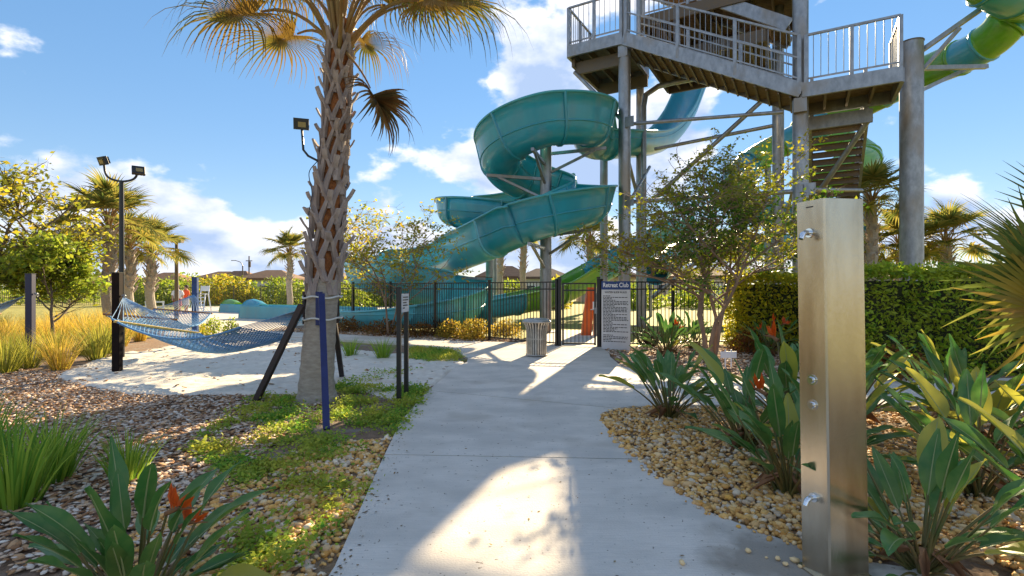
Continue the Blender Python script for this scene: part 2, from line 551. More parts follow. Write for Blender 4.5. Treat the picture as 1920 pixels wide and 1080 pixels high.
def sand_z(x, y):
    n = mnoise.noise(V((x * 2.2, y * 2.2, 1.3))) + .7 * mnoise.noise(V((x * 5.1, y * 5.1, 4.7))) + .45 * mnoise.noise(V((x * 11, y * 11, 8)))
    return .045 + .042 * n
heightfield('sand_pit', sand_poly, .065, sand_z, sandm)
heightfield('sand_by_path', smooth_poly([gr(650, 700), gr(700, 716), gr(795, 728), gr(790, 760), gr(700, 740), gr(640, 725)], 4), .08, lambda x, y: .4 * sand_z(x, y), sandm)
# pebble beds
grav_r = smooth_poly([(1.06, 5.6), (1.04, 5.9), (1.12, 6.38), (1.5, 6.72), (2.4, 6.78), (5, 6.82), (7.4, 6.82), (7.6, 5), (6.5, 2.4), (4.5, 1.0), (2.9, 1.2), (2.8, 2.9), (2.2, 3.0), (1.85, 3.08), (1.55, 3.4), (1.38, 3.62), (1.22, 4.3), (1.09, 5.2)], 3)
sheet('planting_soil', [(.9, -3), (9.5, -3), (9.5, 7.0), (1.0, 7.0)], -.004, soil)
sheet('gravel_bed', grav_r, .012, gravelbase)
grav_l = [(-1.0, 2.0), (-.99, 2.9), (-1.16, 4.3), (-1.27, 5.4), (-1.9, 5.2), (-2.6, 4.2), (-2.4, 2.8), (-2.2, 2.0)]
sheet('gravel_strip', grav_l, .006, gravelbase)

ico_v, ico_f = [], []
_t = (1 + 5 ** .5) / 2
for a in ((-1, _t, 0), (1, _t, 0), (-1, -_t, 0), (1, -_t, 0), (0, -1, _t), (0, 1, _t), (0, -1, -_t), (0, 1, -_t), (_t, 0, -1), (_t, 0, 1), (-_t, 0, -1), (-_t, 0, 1)):
    ico_v.append(np.array(a) / math.hypot(1, _t))
ico_v = np.array(ico_v)
ico_f = np.array([(0, 11, 5), (0, 5, 1), (0, 1, 7), (0, 7, 10), (0, 10, 11), (1, 5, 9), (5, 11, 4), (11, 10, 2), (10, 7, 6), (7, 1, 8), (3, 9, 4), (3, 4, 2), (3, 2, 6), (3, 6, 8), (3, 8, 9), (4, 9, 5), (2, 4, 11), (6, 2, 10), (8, 6, 7), (9, 8, 1)])
def scatter_solids(name, pts, sizes, squash, mt, elong=1.3):
    """one mesh of many small rounded stones or chips"""
    N = len(pts)
    sc3 = np.stack([sizes * nrg.uniform(.75, elong, N), sizes * nrg.uniform(.6, 1.0, N), sizes * squash * nrg.uniform(.7, 1.2, N)], 1)
    v = ico_v[None] * (1 + .16 * nrg.uniform(-1, 1, (N, 12, 1))) * sc3[:, None, :]
    tilt = nrg.uniform(-.4, .4, N); a = nrg.uniform(0, 2 * PI, N)
    x, z = v[..., 0].copy(), v[..., 2].copy()
    ct, st = np.cos(tilt)[:, None], np.sin(tilt)[:, None]
    v[..., 0] = x * ct - z * st; v[..., 2] = x * st + z * ct
    x, y = v[..., 0].copy(), v[..., 1].copy()
    ca, sa = np.cos(a)[:, None], np.sin(a)[:, None]
    v[..., 0] = x * ca - y * sa; v[..., 1] = x * sa + y * ca
    v += np.asarray(pts)[:, None, :]
    f = (ico_f[None] + (np.arange(N) * 12)[:, None, None]).reshape(-1, 3)
    me = bpy.data.meshes.new(name)
    me.vertices.add(N * 12); me.loops.add(len(f) * 3); me.polygons.add(len(f))
    me.vertices.foreach_set('co', v.reshape(-1))
    me.loops.foreach_set('vertex_index', f.reshape(-1).astype(np.int32))
    me.polygons.foreach_set('loop_start', np.arange(0, len(f) * 3, 3, dtype=np.int32))
    me.polygons.foreach_set('use_smooth', np.ones(len(f), bool))
    me.update(calc_edges=True)
    me.materials.append(mt)
    return link(name, me)
def rand_in(poly, n, dens=None):
    xs = [p[0] for p in poly]; ys = [p[1] for p in poly]
    out = []
    while len(out) < n:
        p = (rnd.uniform(min(xs), max(xs)), rnd.uniform(min(ys), max(ys)))
        if inside(p, poly) and (dens is None or rnd.random() < dens(*p)):
            out.append(p)
    return out
pebm = leafmat('pebble', [(.30, .14, .045), (.72, .40, .12), (.80, .50, .19), (.58, .27, .06), (.82, .60, .33), (.76, .40, .08), (.55, .44, .33), (.85, .70, .5)], rough=.55, trans=0.0, tgain=1)
near = [p for p in rand_in(grav_r, 21000, lambda x, y: min(1, 5.5 / (y + 1) ** 1.1) * (1 if x < 3.6 else .35))]
P = np.array([(x, y, .02 + rnd.uniform(0, .022)) for x, y in near] + [(edge_right(y_) - abs(rnd.gauss(0, .05)) + .03, y_ - .055 * edge_right(y_), .052) for y_ in [rnd.uniform(2.9, 5.7) for _ in range(170)]])
tag(scatter_solids('pebble_gravel', P, np.clip(nrg.lognormal(-4.0, .4, len(P)), .009, .055), .62, pebm), 'tan and brown river pebbles covering the bed beside the walkway', 'gravel', kind='stuff')
near = rand_in(grav_l, 4200, lambda x, y: 1 if rnd.random() < .5 + .5 * (x > -1.8) else .3)
P = np.array([(x, y, .012 + rnd.uniform(0, .015)) for x, y in near])
tag(scatter_solids('pebble_strip', P, np.clip(nrg.lognormal(-3.95, .38, len(P)), .008, .045), .62, pebm), 'tan pebbles along the left edge of the walkway among weeds', 'gravel', kind='stuff')
# loose pebbles on the slab by the shower
for i, (px, py, s, c) in enumerate([(1403, 1036, .024, 'amber pebble lying apart on the concrete near the walkway bed'), (1458, 1050, .022, 'small amber pebble on the concrete left of the pair by the shower'), (1473, 1061, .026, 'yellow pebble nearest the shower post among the loose ones'), (1490, 1054, .026, 'long amber pebble on the concrete right of the yellow one'), (1500, 1064, .016, 'dark grey pebble on the concrete beside the shower'), (1279, 1058, .022, 'brown pebble lying alone on the walkway concrete'), (1437, 1047, .012, 'tiny dark pebble on the concrete by the bed corner')]):
    p = gr(px, py, .045)
    o = scatter_solids('loose_pebble', np.array([(0, 0, 0)]), np.array([s]), .6, pebm)
    o.location = (p.x, p.y, .045 + s * .5)
    tag(o, c, 'pebble', 'loose pebbles on the concrete')
# mulch chips
chipm = leafmat('mulch_chip', [(.16, .075, .04), (.36, .19, .09), (.50, .30, .16), (.64, .50, .38), (.26, .13, .07), (.76, .66, .56), (.55, .46, .38)], rough=.9, trans=0.0, tgain=1)
def chips(name, poly, n, label, dens=None, size=.03, z=.012):
    pts = rand_in(poly, n, dens)
    P = np.array([(x, y, z + rnd.uniform(0, .02)) for x, y in pts])
    tag(scatter_solids(name, P, np.clip(nrg.normal(size, size * .35, len(P)), .01, .08), .28, chipm, elong=1.9), label, 'mulch', kind='stuff')
chips('mulch_chips', [gr(0, 1080), gr(-300, 760), gr(0, 690), gr(110, 700), gr(240, 742), gr(560, 742), gr(640, 730), gr(560, 800), gr(430, 900), gr(600, 1080)], 21000, 'brown and grey bark chips covering the bed left of the walkway', lambda x, y: min(1, 6 / y), .021)
chips('bark_chips', [(2.35, 12.9), (2.3, 11.6), (2.2, 10.3), (2.6, 9.55), (3.4, 9.05), (6, 8.95), (7.5, 9), (7, 13.5), (3, 13.4)], 5000, 'orange brown bark chips around the crape myrtle bed', None, .03, .04)
chips('leaf_litter', [(-.2, 14.9), (-2.1, 15.45), (-5.9, 17.5), (-8.5, 18.8), (-8, 21), (-1.4, 17), (.5, 15.6)], 3500, 'brown leaf litter in the bed along the black fence', None, .04, .02)

# twigs and bark scraps lying on the sand, fallen leaves on the walkway
P = np.array([(x, y, .055) for x, y in rand_in(sand_poly, 420)])
tag(scatter_solids('sand_debris', P, np.clip(nrg.normal(.02, .01, len(P)), .006, .05), .3, chipm, elong=2.4), 'dark twigs and bark scraps scattered over the pale sand', 'debris', kind='stuff')
lp = [(rnd.uniform(-1.1, 1.2), rnd.uniform(2.6, 11), .05) for _ in range(110)] + [(edge_left(y_) + abs(rnd.gauss(0, .08)), y_ - .055 * edge_left(y_), .05) for y_ in [rnd.uniform(2.6, 7.6) for _ in range(160)]]
o = link('fallen_leaves', leaf_mesh('fallen_leaves', lp, .026, leafmat('fallen_leaf', [(.10, .06, .03), (.26, .15, .05), (.06, .04, .03), (.34, .24, .08)], .8, .1, 1), .85, .5)); tag(o, 'tiny fallen leaves and grit scattered on the walkway', 'leaf litter', kind='stuff')
# ================================================================ fences, gate
def fence(name, pts, label, height=1.78, pitch=.112, post_gap=2.4, pw=.016, group=None, skip_pickets=False, z=0.0):
    o = thing(name, label, 'fence', (0, 0, 0), 0, group)
    pk = MB(); pk.box((0, 0, (height - .06) / 2 + .06), (pw, pw, height - .12))
    pkm = pk.mesh('picket', black_metal)
    po = MB(); po.box((0, 0, (height + .04) / 2), (.065, .065, height + .04)); po.box((0, 0, height + .05), (.078, .078, .025))
    pom = po.mesh('post', black_metal)
    far = MB()
    for a, b in zip(pts[:-1], pts[1:]):
        a, b = V((*a, z)), V((*b, z)); L = (b - a).length; d = (b - a) / L; rz = math.atan2(d.y, d.x)
        n = max(1, round(L / post_gap))
        for i in range(n + (1 if b[:2] == V((*pts[-1], 0))[:2] else 0)):
            link('post', pom, o, a + d * (L * i / n), (0, 0, rz))
        for i in range(n):
            p, q = a + d * (L * i / n), a + d * (L * (i + 1) / n)
            for h in (height - .02, height - .21, .12):
                r = MB(); r.bar(p + d * .033 + V((0, 0, h)), q - d * .033 + V((0, 0, h)), .028, .034); r.build('rail', black_metal, o)
            m_ = max(2, round((q - p).length / pitch))
            for k in range(1, m_):
                x = p + (q - p) * (k / m_)
                if skip_pickets: far.box((x.x, x.y, (height - .06) / 2 + .06), (pw, pw, height - .12), rz)
                else: link('picket', pkm, o, x, (0, 0, rz))
    if skip_pickets:
        k = far.build('pickets', black_metal, o); k['kind'] = 'stuff'
    return o
GA, GB = V((1.28, 13.75, 0)), V((2.29, 13.55, 0))
fence('metal_fence', [(1.2, 13.78), (-8.2, 22.0)], 'black metal picket fence running left from the gate past the slide')
fence('metal_fence', [(2.36, 13.53), (6.4, 14.35), (13, 15.6)], 'black metal picket fence right of the rules sign behind the crape myrtle')
fence('perimeter_fence', [(-60, 40), (-34, 45), (-3, 45)], 'long black perimeter fence far across the lawn before the houses', 1.8, .14, 2.4, .02, None, True)
def make_gate():
    o = thing('fence_gate', 'closed black picket gate beside the white rules sign', 'gate', GA)
    d = (GB - GA).normalized(); rz = math.atan2(d.y, d.x); L = (GB - GA).length
    for p in (GA, GB):
        m = MB(); m.box((0, 0, .93), (.085, .085, 1.86)); m.box((0, 0, 1.88), (.1, .1, .03)); m.build('gate_post', black_metal, o, p - GA, (0, 0, rz))
    for x in (.09, L - .09):
        m = MB(); m.box((0, 0, .91), (.05, .05, 1.66)); m.build('stile', black_metal, o, d * x, (0, 0, rz))
    for h in (1.72, 1.54, .12):
        m = MB(); m.bar(d * .115 + V((0, 0, h)), d * (L - .115) + V((0, 0, h)), .03, .04); m.build('rail', black_metal, o)
    m = MB(); m.box((0, 0, .92), (.017, .017, 1.6)); pm = m.mesh('picket', black_metal)
    for k in range(1, 8): link('picket', pm, o, d * (.09 + (L - .18) * k / 8), (0, 0, rz))
    m = MB(); m.box((0, -.04, 1.0), (.07, .05, .16)); m.bar((-.03, -.09, 1.03), (-.14, -.09, 1.03), .025); m.bar((-.03, -.04, 1.03), (-.03, -.1, 1.03), .025)
    m.build('latch', steel, o, d * (L - .07), (0, 0, rz))
make_gate()

# ================================================================ rules sign
white_paint = mat('sign_white', (.62, .62, .64), .5, col2=(.56, .56, .58), scale=4)
sign_blue = mat('sign_blue', (.012, .05, .20), .45)
ink = mat('sign_ink', (.03, .03, .035), .6)
sign_letter = mat('sign_letter_white', (.8, .8, .82), .5)
def text_mesh(name, body, size, mt, parent, loc, rot=(0, 0, 0), bold=0.0, sx=1.0, align='CENTER'):
    cu = bpy.data.curves.new(name, 'FONT')
    cu.body = body; cu.size = size; cu.align_x = align; cu.align_y = 'CENTER'; cu.extrude = .0015; cu.offset = bold
    tmp = bpy.data.objects.new('tmp', cu); C.objects.link(tmp)
    dg = bpy.context.evaluated_depsgraph_get()
    me = bpy.data.meshes.new_from_object(tmp.evaluated_get(dg)); me.name = name
    bpy.data.objects.remove(tmp)
    me.materials.clear(); me.materials.append(mt)
    return link(name, me, parent, loc, rot, (sx, 1, 1))
def rules_sign():
    p0, p1 = at(1128, 655, 13.05), at(1182, 658, 12.75)
    c = (p0 + p1) / 2; c.z = 0
    wd = (V((p1.x, p1.y)) - V((p0.x, p0.y))).length
    rz = math.atan2(p1.y - p0.y, p1.x - p0.x)
    o = thing('rules_sign', 'tall white rules board with blue Retreat Club header on the fence', 'sign', c, rz)
    top = 1.77
    m = MB(); m.box((0, 0, (.05 + top) / 2), (wd, .03, top - .05), 0, .006); m.build('board', white_paint, o)
    m = MB(); m.box((0, -.0175, top - .105), (wd, .005, .21)); hd = m.build('header', sign_blue, o)
    text_mesh('lettering', 'Retreat Club', .155, sign_letter, hd, (0, -.0225, top - .10), (R(90), 0, 0), .003, .80)
    text_mesh('title', 'WATER SLIDE RULES', .066, ink, o, (0, -.0172, top - .28), (R(90), 0, 0), .0015, .92)
    m = MB(); z = top - .37; r2 = random.Random(3)
    x0 = -wd / 2 + .045
    def line(z, x1):
        x = x0
        while x < x1:
            l = min(r2.uniform(.03, .085), x1 - x)
            m.box((x + l / 2, -.0165, z), (l, .003, .019)); x += l + .014
    line(z, x0 + .19)
    while z > .52:
        z -= .036
        line(z, x0 + (wd - .09) * (r2.uniform(.93, 1) if r2.random() < .62 else r2.uniform(.3, .6)))
    z -= .09; line(z, x0 + .25)
    for e in (.97, .95, .35, .9): z -= .04; line(z, x0 + (wd - .09) * e)
    k = m.build('small_print', ink, o); k['kind'] = 'stuff'
    for x in (-wd / 2 + .1, wd / 2 - .1):
        m = MB(); m.box((x, .033, .85), (.04, .034, 1.7)); m.build('post', black_metal, o)
rules_sign()

# ================================================================ trash can
can_m = mat('can_slat_grey', (.50, .48, .44), .35, .6, col2=(.36, .34, .31), scale=12)
liner_m = mat('can_liner', (.012, .012, .012), .6)
def trash_can():
    c = gr(1006, 667, .045); o = thing('trash_can', 'grey slatted steel trash can standing by the gate', 'trash can', c)
    prof = [(.235, .02), (.235, .52), (.245, .62), (.275, .71), (.315, .78)]
    for k in range(26):
        a = 2 * PI * k / 26; m = MB(); ca, sa = math.cos(a), math.sin(a)
        vs, fs = [], []
        for r, z in prof:
            for w_, t in ((-.02, 0), (.02, 0), (.02, -.008), (-.02, -.008)):
                vs.append(((r + t) * ca - w_ * sa, (r + t) * sa + w_ * ca, z))
        for i in range(len(prof) - 1):
            for j in range(4): fs.append((i * 4 + j, i * 4 + (j + 1) % 4, i * 4 + 4 + (j + 1) % 4, i * 4 + 4 + j))
        fs += [(3, 2, 1, 0), tuple(range(len(vs) - 4, len(vs)))]
        m.add(vs, fs); m.build('slat', can_m, o)
    for nm, r, z, t in (('base_ring', .235, .03, .016), ('middle_ring', .225, .4, .012), ('rim', .315, .785, .022)):
        m = MB(); pts = [(r * math.cos(2 * PI * i / 32), r * math.sin(2 * PI * i / 32), z) for i in range(33)]
        m.tube(pts, t, 8, False); m.build(nm, can_m, o)
    m = MB(); m.lathe([(.02, .03), (.205, .03), (.205, .76), (.19, .76)], 24); m.build('liner', liner_m, o)
    m = MB(); m.lathe([(.31, .80), (.30, .83), (.25, .855), (.16, .865), (.145, .85), (.145, .80)], 32); m.build('lid', can_m, o)
trash_can()

# ================================================================ slide tower
TD, TN = V((.866, -.5, 0)), V((.5, .866, 0))
TO = V((3.88, 18.0, 0))
def T(u, v, z): return TO + TD * u + TN * v + V((0, 0, z))
TRZ = math.atan2(TD.y, TD.x)
tower = thing('slide_tower', 'tall galvanised steel stair tower of the water slides', 'tower', TO)
def tpart(name, m, mt, parent=None):
    o = m.build(name, mt, parent or tower)
    if parent is None: o.location = -TO
    return o
def column(u, v, z1, r=.2, z0=0.0, n=20):
    m = MB(); m.tube([T(u, v, z0), T(u, v, z1)], r, n); m.tube([T(u, v, 0), T(u, v, .04)], r * 1.7, n)
    o = tpart('column', m, steel)
    g_ = MB()
    for i in range(8):
        a = 2 * PI * i / 8
        q = T(u, v, .06) + V((math.cos(a), math.sin(a), 0)) * r * 1.4
        g_.tube([q - V((0, 0, .03)), q + V((0, 0, .05))], .02, 6)
    return o
ZU, ZL = 10.17, 7.27
column(0, .25, ZU, .215); column(-.42, 3.66, 16, .16); column(4.7, 3.66, 16, .2); column(5.45, .35, 16, .22); column(5.45, 3.3, ZL, .17)
column(-2.0, 3.66, ZU, .17)
# square cap plates / knuckles on the columns
for u, v, z in ((0, .25, ZU - .2), (5.45, .2, ZL - .2)):
    m = MB(); m.box(T(u, v - .05, z), (.34, .34, .42), TRZ); tpart('cap_plate', m, steel)
def beam(a, b, wd, ht, mt=steel, name='beam', parent=None):
    m = MB(); m.bar(a, b, wd, ht); return tpart(name, m, mt, parent)
def pipe(a, b, r, name='brace', mt=None):
    m = MB(); m.tube([a, b], r, 10); return tpart(name, m, mt or steel)
def rail_run(a, b, n_posts, h=1.42, pitch=.185, mid=(.45, .78)):
    """guard rail between floor points a and b (world), children: post, rail, picket"""
    m = MB(); dz = V((0, 0, 1))
    m.bar(a + dz * h, b + dz * h, .07, .06)
    o = tpart('railing', m, steel)
    for f in (.09,) + tuple(mid):
        q = MB(); q.bar(a + dz * h * f, b + dz * h * f, .035, .045); q.build('rail', steel, o)
    for i in range(n_posts):
        x = a + (b - a) * (i / (n_posts - 1) if n_posts > 1 else 0)
        q = MB(); q.box((0, 0, (h - .35) / 2), (.1, .1, h + .35), TRZ)
        for zz in (-.28, -.1, h * .3): q.box((TD.x * 0 + .0, -.055, zz), (.03, .012, .03), 0)
        q.build('post', steel, o, x)
    L = (b - a).length; n = int(L / pitch)
    pk = MB(); pk.tube([(0, 0, .12), (0, 0, h)], .012, 6, False); pm = pk.mesh('picket', steel)
    for k in range(1, n): link('picket', pm, o, a + (b - a) * (k / n))
    return o
# upper platform (left) with fascia, joists, boards
def platform(u0, u1, v0, v1, z, joist=.55, boards=True, fas=.42, fm=None):
    fm = fm or steel
    """z = underside of the fascia"""
    for a, b in (((u0, v0), (u1, v0)), ((u0, v1), (u1, v1))):
        beam(T(a[0], a[1], z + fas / 2), T(b[0], b[1], z + fas / 2), .10, fas, fm, 'fascia')
    for u in (u0, u1):
        beam(T(u, v0 + .06, z + fas / 2), T(u, v1 - .06, z + fas / 2), .10, fas - .03, fm, 'fascia')
    n = max(2, int((u1 - u0) / joist))
    for k in range(1, n):
        u = u0 + (u1 - u0) * k / n
        beam(T(u, v0 + .06, z + .2), T(u, v1 - .06, z + .2), .07, .26, steel_dark, 'joist')
    if boards:
        nb = max(1, int((v1 - v0) / .16))
        for k in range(nb):
            v = v0 + (v1 - v0) * (k + .5) / nb
            beam(T(u0 + .02, v, z + fas - .03), T(u1 - .02, v, z + fas - .03), (v1 - v0) / nb - .008, .045, deckwood, 'deck_board')
platform(-2.1, 0.0, 0, 3.4, ZU)
platform(5.5, 7.9, 0, 1.9, ZL)
platform(0.15, 5.2, 1.9, 5.0, 11.55, .62, fm=steel_dark)
# cross beams under upper platform
beam(T(-1.95, .5, ZU - .28), T(.1, .5, ZU - .28), .12, .45, steel_dark, 'beam')
beam(T(-1.95, 2.9, ZU - .28), T(.1, 2.9, ZU - .28), .12, .45, steel_dark, 'beam')
beam(T(-2.0, .3, ZU - .1), T(-2.0, 3.6, ZU - .1), .12, .3, steel_dark, 'beam')
# stair flight down to the right
def flight(pt, s0, s1, n, wide, st_h=.42, deep=.92):
    """pt(s, w, z): s along run, w across"""
    (a0, z0), (a1, z1) = s0, s1
    m = MB(); m.bar(pt(a0, 0, z0 + st_h / 2), pt(a1, 0, z1 + st_h / 2), .09, st_h); o = tpart('stair_flight', m, steel)
    m = MB(); m.bar(pt(a0, wide, z0 + st_h / 2), pt(a1, wide, z1 + st_h / 2), .09, st_h); m.build('stringer', steel, o)
    for k in range(n):
        t = (k + .5) / n; s = a0 + (a1 - a0) * t; z = z0 + (z1 - z0) * t + st_h * .30
        ds = (a1 - a0) / n
        m = MB(); m.bar(pt(s, .05, z), pt(s, wide - .05, z), abs(ds) * deep, .05); m.build('tread', deckwood, o)
        m = MB(); m.bar(pt(s - ds * .47, .05, z - .035), pt(s - ds * .47, wide - .05, z - .035), .055, .20); m.build('riser', steel_dark, o)
    return o
flight(lambda s, w_, z: T(s, w_, z), (0.0, ZU), (5.5, ZL), 17, 1.7)
flight(lambda s, w_, z: T(5.72 + w_, s, z), (1.95, ZL - .3), (7.4, 3.85), 17, 1.55, .34, 1.12)
flight(lambda s, w_, z: T(s, 1.95 + w_, z), (5.1, 10.2), (.6, 13.1), 15, 1.5)
platform(.4, 4.4, 2.0, 5.2, 10.05, .5, fm=steel_dark)
# flight at the far side going up to top
platform(5.3, 7.6, 1.9, 4.8, 12.9, .6)
beam(T(5.6, 1.93, ZL - .28), T(7.4, 1.93, ZL - .28), .12, .42, steel, 'beam')
# railings
zt = .42
rail_run(T(-2.06, .02, ZU + zt), T(-.06, .02, ZU + zt), 3, mid=())
rail_run(T(-2.06, .1, ZU + zt), T(-2.06, 3.3, ZU + zt), 4, mid=())
rail_run(T(.12, .0, ZU + zt - .06), T(5.42, .0, ZL + zt + .04), 4, mid=(.52,))
rail_run(T(.12, 1.7, ZU + zt - .06), T(5.42, 1.7, ZL + zt + .04), 4)
rail_run(T(5.6, .02, ZL + zt), T(7.86, .02, ZL + zt), 3, mid=())
rail_run(T(7.86, .12, ZL + zt), T(7.86, 1.86, ZL + zt), 2, mid=())
rail_run(T(5.76, 2.0, ZL), T(5.76, 7.3, 4.15), 4, 1.2)
rail_run(T(7.22, 2.0, ZL), T(7.22, 7.3, 4.15), 4, 1.2)
rail_run(T(.2, 1.95, 11.97), T(5.1, 1.95, 11.97), 4)
# braces between the columns
pipe(T(0, .25, 7.42), T(5.0, .25, 7.0), .06)
pipe(T(0.2, 3.6, 7.3), T(4.7, 3.66, 7.6), .07)
pipe(T(4.75, 3.5, 9.0), T(.1, 3.6, 5.2), .085)
pipe(T(0, 3.6, 4.6), T(4.7, 3.66, 4.9), .07)
pipe(T(4.7, 3.6, 5.0), T(.1, 3.6, 1.2), .08)
pipe(T(0, .25, 4.65), T(5.45, .35, 4.55), .075)
pipe(T(0, .3, 6.6), T(-.3, 3.6, 4.6), .07)
pipe(T(0, .3, 4.4), T(0, 3.6, 6.6), .06)
pipe(T(-2.0, .45, ZU - .4), T(-.1, .25, 7.6), .075)
pipe(T(5.45, .4, 4.2), T(5.45, 3.3, 6.6), .07); pipe(T(5.45, .4, 6.6), T(5.45, 3.3, 4.2), .07)
pipe(T(4.7, 3.66, 3.2), T(5.45, .35, 5.4), .06)
pipe(T(7.35, 2.0, ZL - .3), T(5.75, 3.6, 4.6), .09)
pipe(T(5.45, .35, 4.6), T(7.3, 4.6, 5.1), .07)
# gusset plates
for u, v, z in ((0, .02, 7.42), (0, .02, 4.65), (5.45, .1, 4.55)):
    m = MB(); m.box(T(u + .25, v, z), (.3, .04, .36), TRZ)
    tpart('gusset', m, steel)
# large drain pipe bend beside the columns
m = MB(); m.tube([at(1207, 634, 20.6), at(1207, 200, 20.6), at(1211, 178, 20.7), at(1234, 162, 20.8), at(1262, 155, 20.9), at(1300, 148, 21.2)], .11, 14)
tpart('drain_pipe', m, steel)
# tower roof and upper deck (unseen above the frame, added to throw shade)
roof_m = mat('roof_panel_teal', (.02, .17, .19), .4)
m = MB()
a = [T(-.6, -.4, 16), T(6.2, -.4, 16), T(6.2, 5.4, 16), T(-.6, 5.4, 16), T(2.8, 2.5, 17.6)]
m.add(a + [p + V((0, 0, .12)) for p in a], [(1, 0, 4), (2, 1, 4), (3, 2, 4), (0, 3, 4), (5, 6, 9), (6, 7, 9), (7, 8, 9), (8, 5, 9), (0, 1, 6, 5), (1, 2, 7, 6), (2, 3, 8, 7), (3, 0, 5, 8)])
tpart('roof', m, roof_m)
column(0, .35, 16, .16, ZU + .45)

# ================================================================ water slides
def fibre(name, col, col2):
    c3 = tuple(.84 * x + .16 * y for x, y in zip(col, (.32, .40, .40)))
    return mat(name, col, .3, 0, col2=col2, scale=.9, det=5, coat=.35, spec=.5, trans=.18, col3=c3, scale3=1.2, stretch=(1.6, 1.6, .5))
teal = fibre('fibreglass_teal', (.016, .275, .365), (.026, .33, .42))
aqua = fibre('fibreglass_blue', (.05, .33, .47), (.07, .38, .52))
lime = fibre('fibreglass_green', (.13, .34, .02), (.16, .40, .03))
rimm = fibre('fibreglass_rim', (.04, .32, .36), (.05, .38, .42))
def sweep(parent, P, radii, walls, mats, seg, closed=False, bank=None, wall_rim=True, flange=.05):
    """P: dense list of points (bottom centre of the trough); parts: flume_section (> flange)"""
    n = len(P); P = [V(p[:3]) for p in P]
    rings_o, rings_i, rings_f = [], [], []
    for i in range(n):
        d = (P[min(i + 1, n - 1)] - P[max(0, i - 1)]).normalized()
        sd_ = d.cross(V((0, 0, 1))).normalized(); up = sd_.cross(d).normalized()
        if bank is not None:
            q = bank[i]; sd_, up = (sd_ * math.cos(q) + up * math.sin(q)), (up * math.cos(q) - sd_ * math.sin(q))
        r, wl_ = radii[i], walls[i]
        def ring(r, extra=0):
            c = P[i] + up * radii[i]
            if closed:
                return [c + (sd_ * math.sin(a) - up * math.cos(a)) * r for a in [2 * PI * k / 20 for k in range(20)]]
            pts = []
            for k in range(13):
                a = -PI / 2 + PI * k / 12
                pts.append(c + (sd_ * math.sin(a) - up * math.cos(a)) * r)
            fl = .10 * wl_
            pts = [c - sd_ * (r + fl) + up * (wl_ + extra)] + [c - sd_ * (r + fl * .45) + up * wl_ * .5] + pts + [c + sd_ * (r + fl * .45) + up * wl_ * .5, c + sd_ * (r + fl) + up * (wl_ + extra)]
            return pts
        rings_o.append(ring(r)); rings_i.append(ring(r - .035)); rings_f.append(ring(r + flange, .0))
    nk = len(rings_o[0])
    starts = list(range(0, n - 1, seg))
    for si, s0 in enumerate(starts):
        s1 = min(s0 + seg, n - 1)
        m = MB(); vs, fs = [], []
        for i in range(s0, s1 + 1): vs += rings_o[i] + rings_i[i]
        kk = 2 * nk
        rng = range(nk) if closed else range(nk - 1)
        for j in range(s1 - s0):
            for k in rng:
                k2 = (k + 1) % nk
                fs.append((j * kk + k, j * kk + k2, (j + 1) * kk + k2, (j + 1) * kk + k))
                fs.append((j * kk + nk + k2, j * kk + nk + k, (j + 1) * kk + nk + k, (j + 1) * kk + nk + k2))
            if not closed:
                for k in (0, nk - 1): fs.append((j * kk + k, j * kk + nk + k, (j + 1) * kk + nk + k, (j + 1) * kk + k))
        for j in (0, s1 - s0):
            for k in rng:
                k2 = (k + 1) % nk; fs.append((j * kk + k, j * kk + nk + k, j * kk + nk + k2, j * kk + k2))
        m.add(vs, fs, True)
        mt = mats[si % len(mats)]
        o = m.build('flume_section', mt, parent)
        # joint flange
        i = s0; d = (P[i + 1] - P[i]).normalized() * .035
        m = MB(); A = [p - d for p in rings_f[i]]; B = [p + d for p in rings_f[i]]; A2 = [p - d for p in rings_i[i]]; B2 = [p + d for p in rings_i[i]]
        vs = A + B + A2 + B2; fs = []
        for k in rng:
            k2 = (k + 1) % nk
            fs += [(k, k2, nk + k2, nk + k), (k2, k, 2 * nk + k, 2 * nk + k2), (nk + k, nk + k2, 3 * nk + k2, 3 * nk + k)]
        m.add(vs, fs, True); m.build('flange', mt, o)
        if not closed and wall_rim:
            for k in (0, nk - 1):
                m = MB(); m.tube([rings_o[q][k] for q in range(s0, s1 + 1)], .045, 8); m.build('rim', rimm if mt is teal else mt, o)
            m = MB()
            for k in (2, nk - 3):
                m.tube([rings_o[q][k] for q in range(s0, s1 + 1)], .03, 6)
            m.build('seam', mt, o)
CX, CY, RH = 1.2, 18.2, 1.55
pts = []
for px, py, Y in ((1345, 60, 35.0), (1320, 115, 32.6), (1296, 172, 30.2), (1272, 222, 27.2), (1234, 258, 24.3)):
    p = at(px, py, Y); r_ = .70 + .014 * (Y - 22); pts.append((p.x, p.y, p.z - r_, r_, .25, 0))
pts += [(4.15, 20.45, 6.75, .74, .3, .1), (3.05, 19.85, 6.6, .76, .4, .25)]
for k in range(0, 52):
    ph = 12 - k * 10.0
    if ph < -488: break
    z = 6.2 + (ph + 90) / 360 * 2.95
    if ph > -90: z = 6.2 + (ph + 90) / 102 * .4
    pts.append((CX + RH * math.cos(R(ph)), CY + RH * math.sin(R(ph)), z, .68, .84 if ph > -200 else .64, .12))
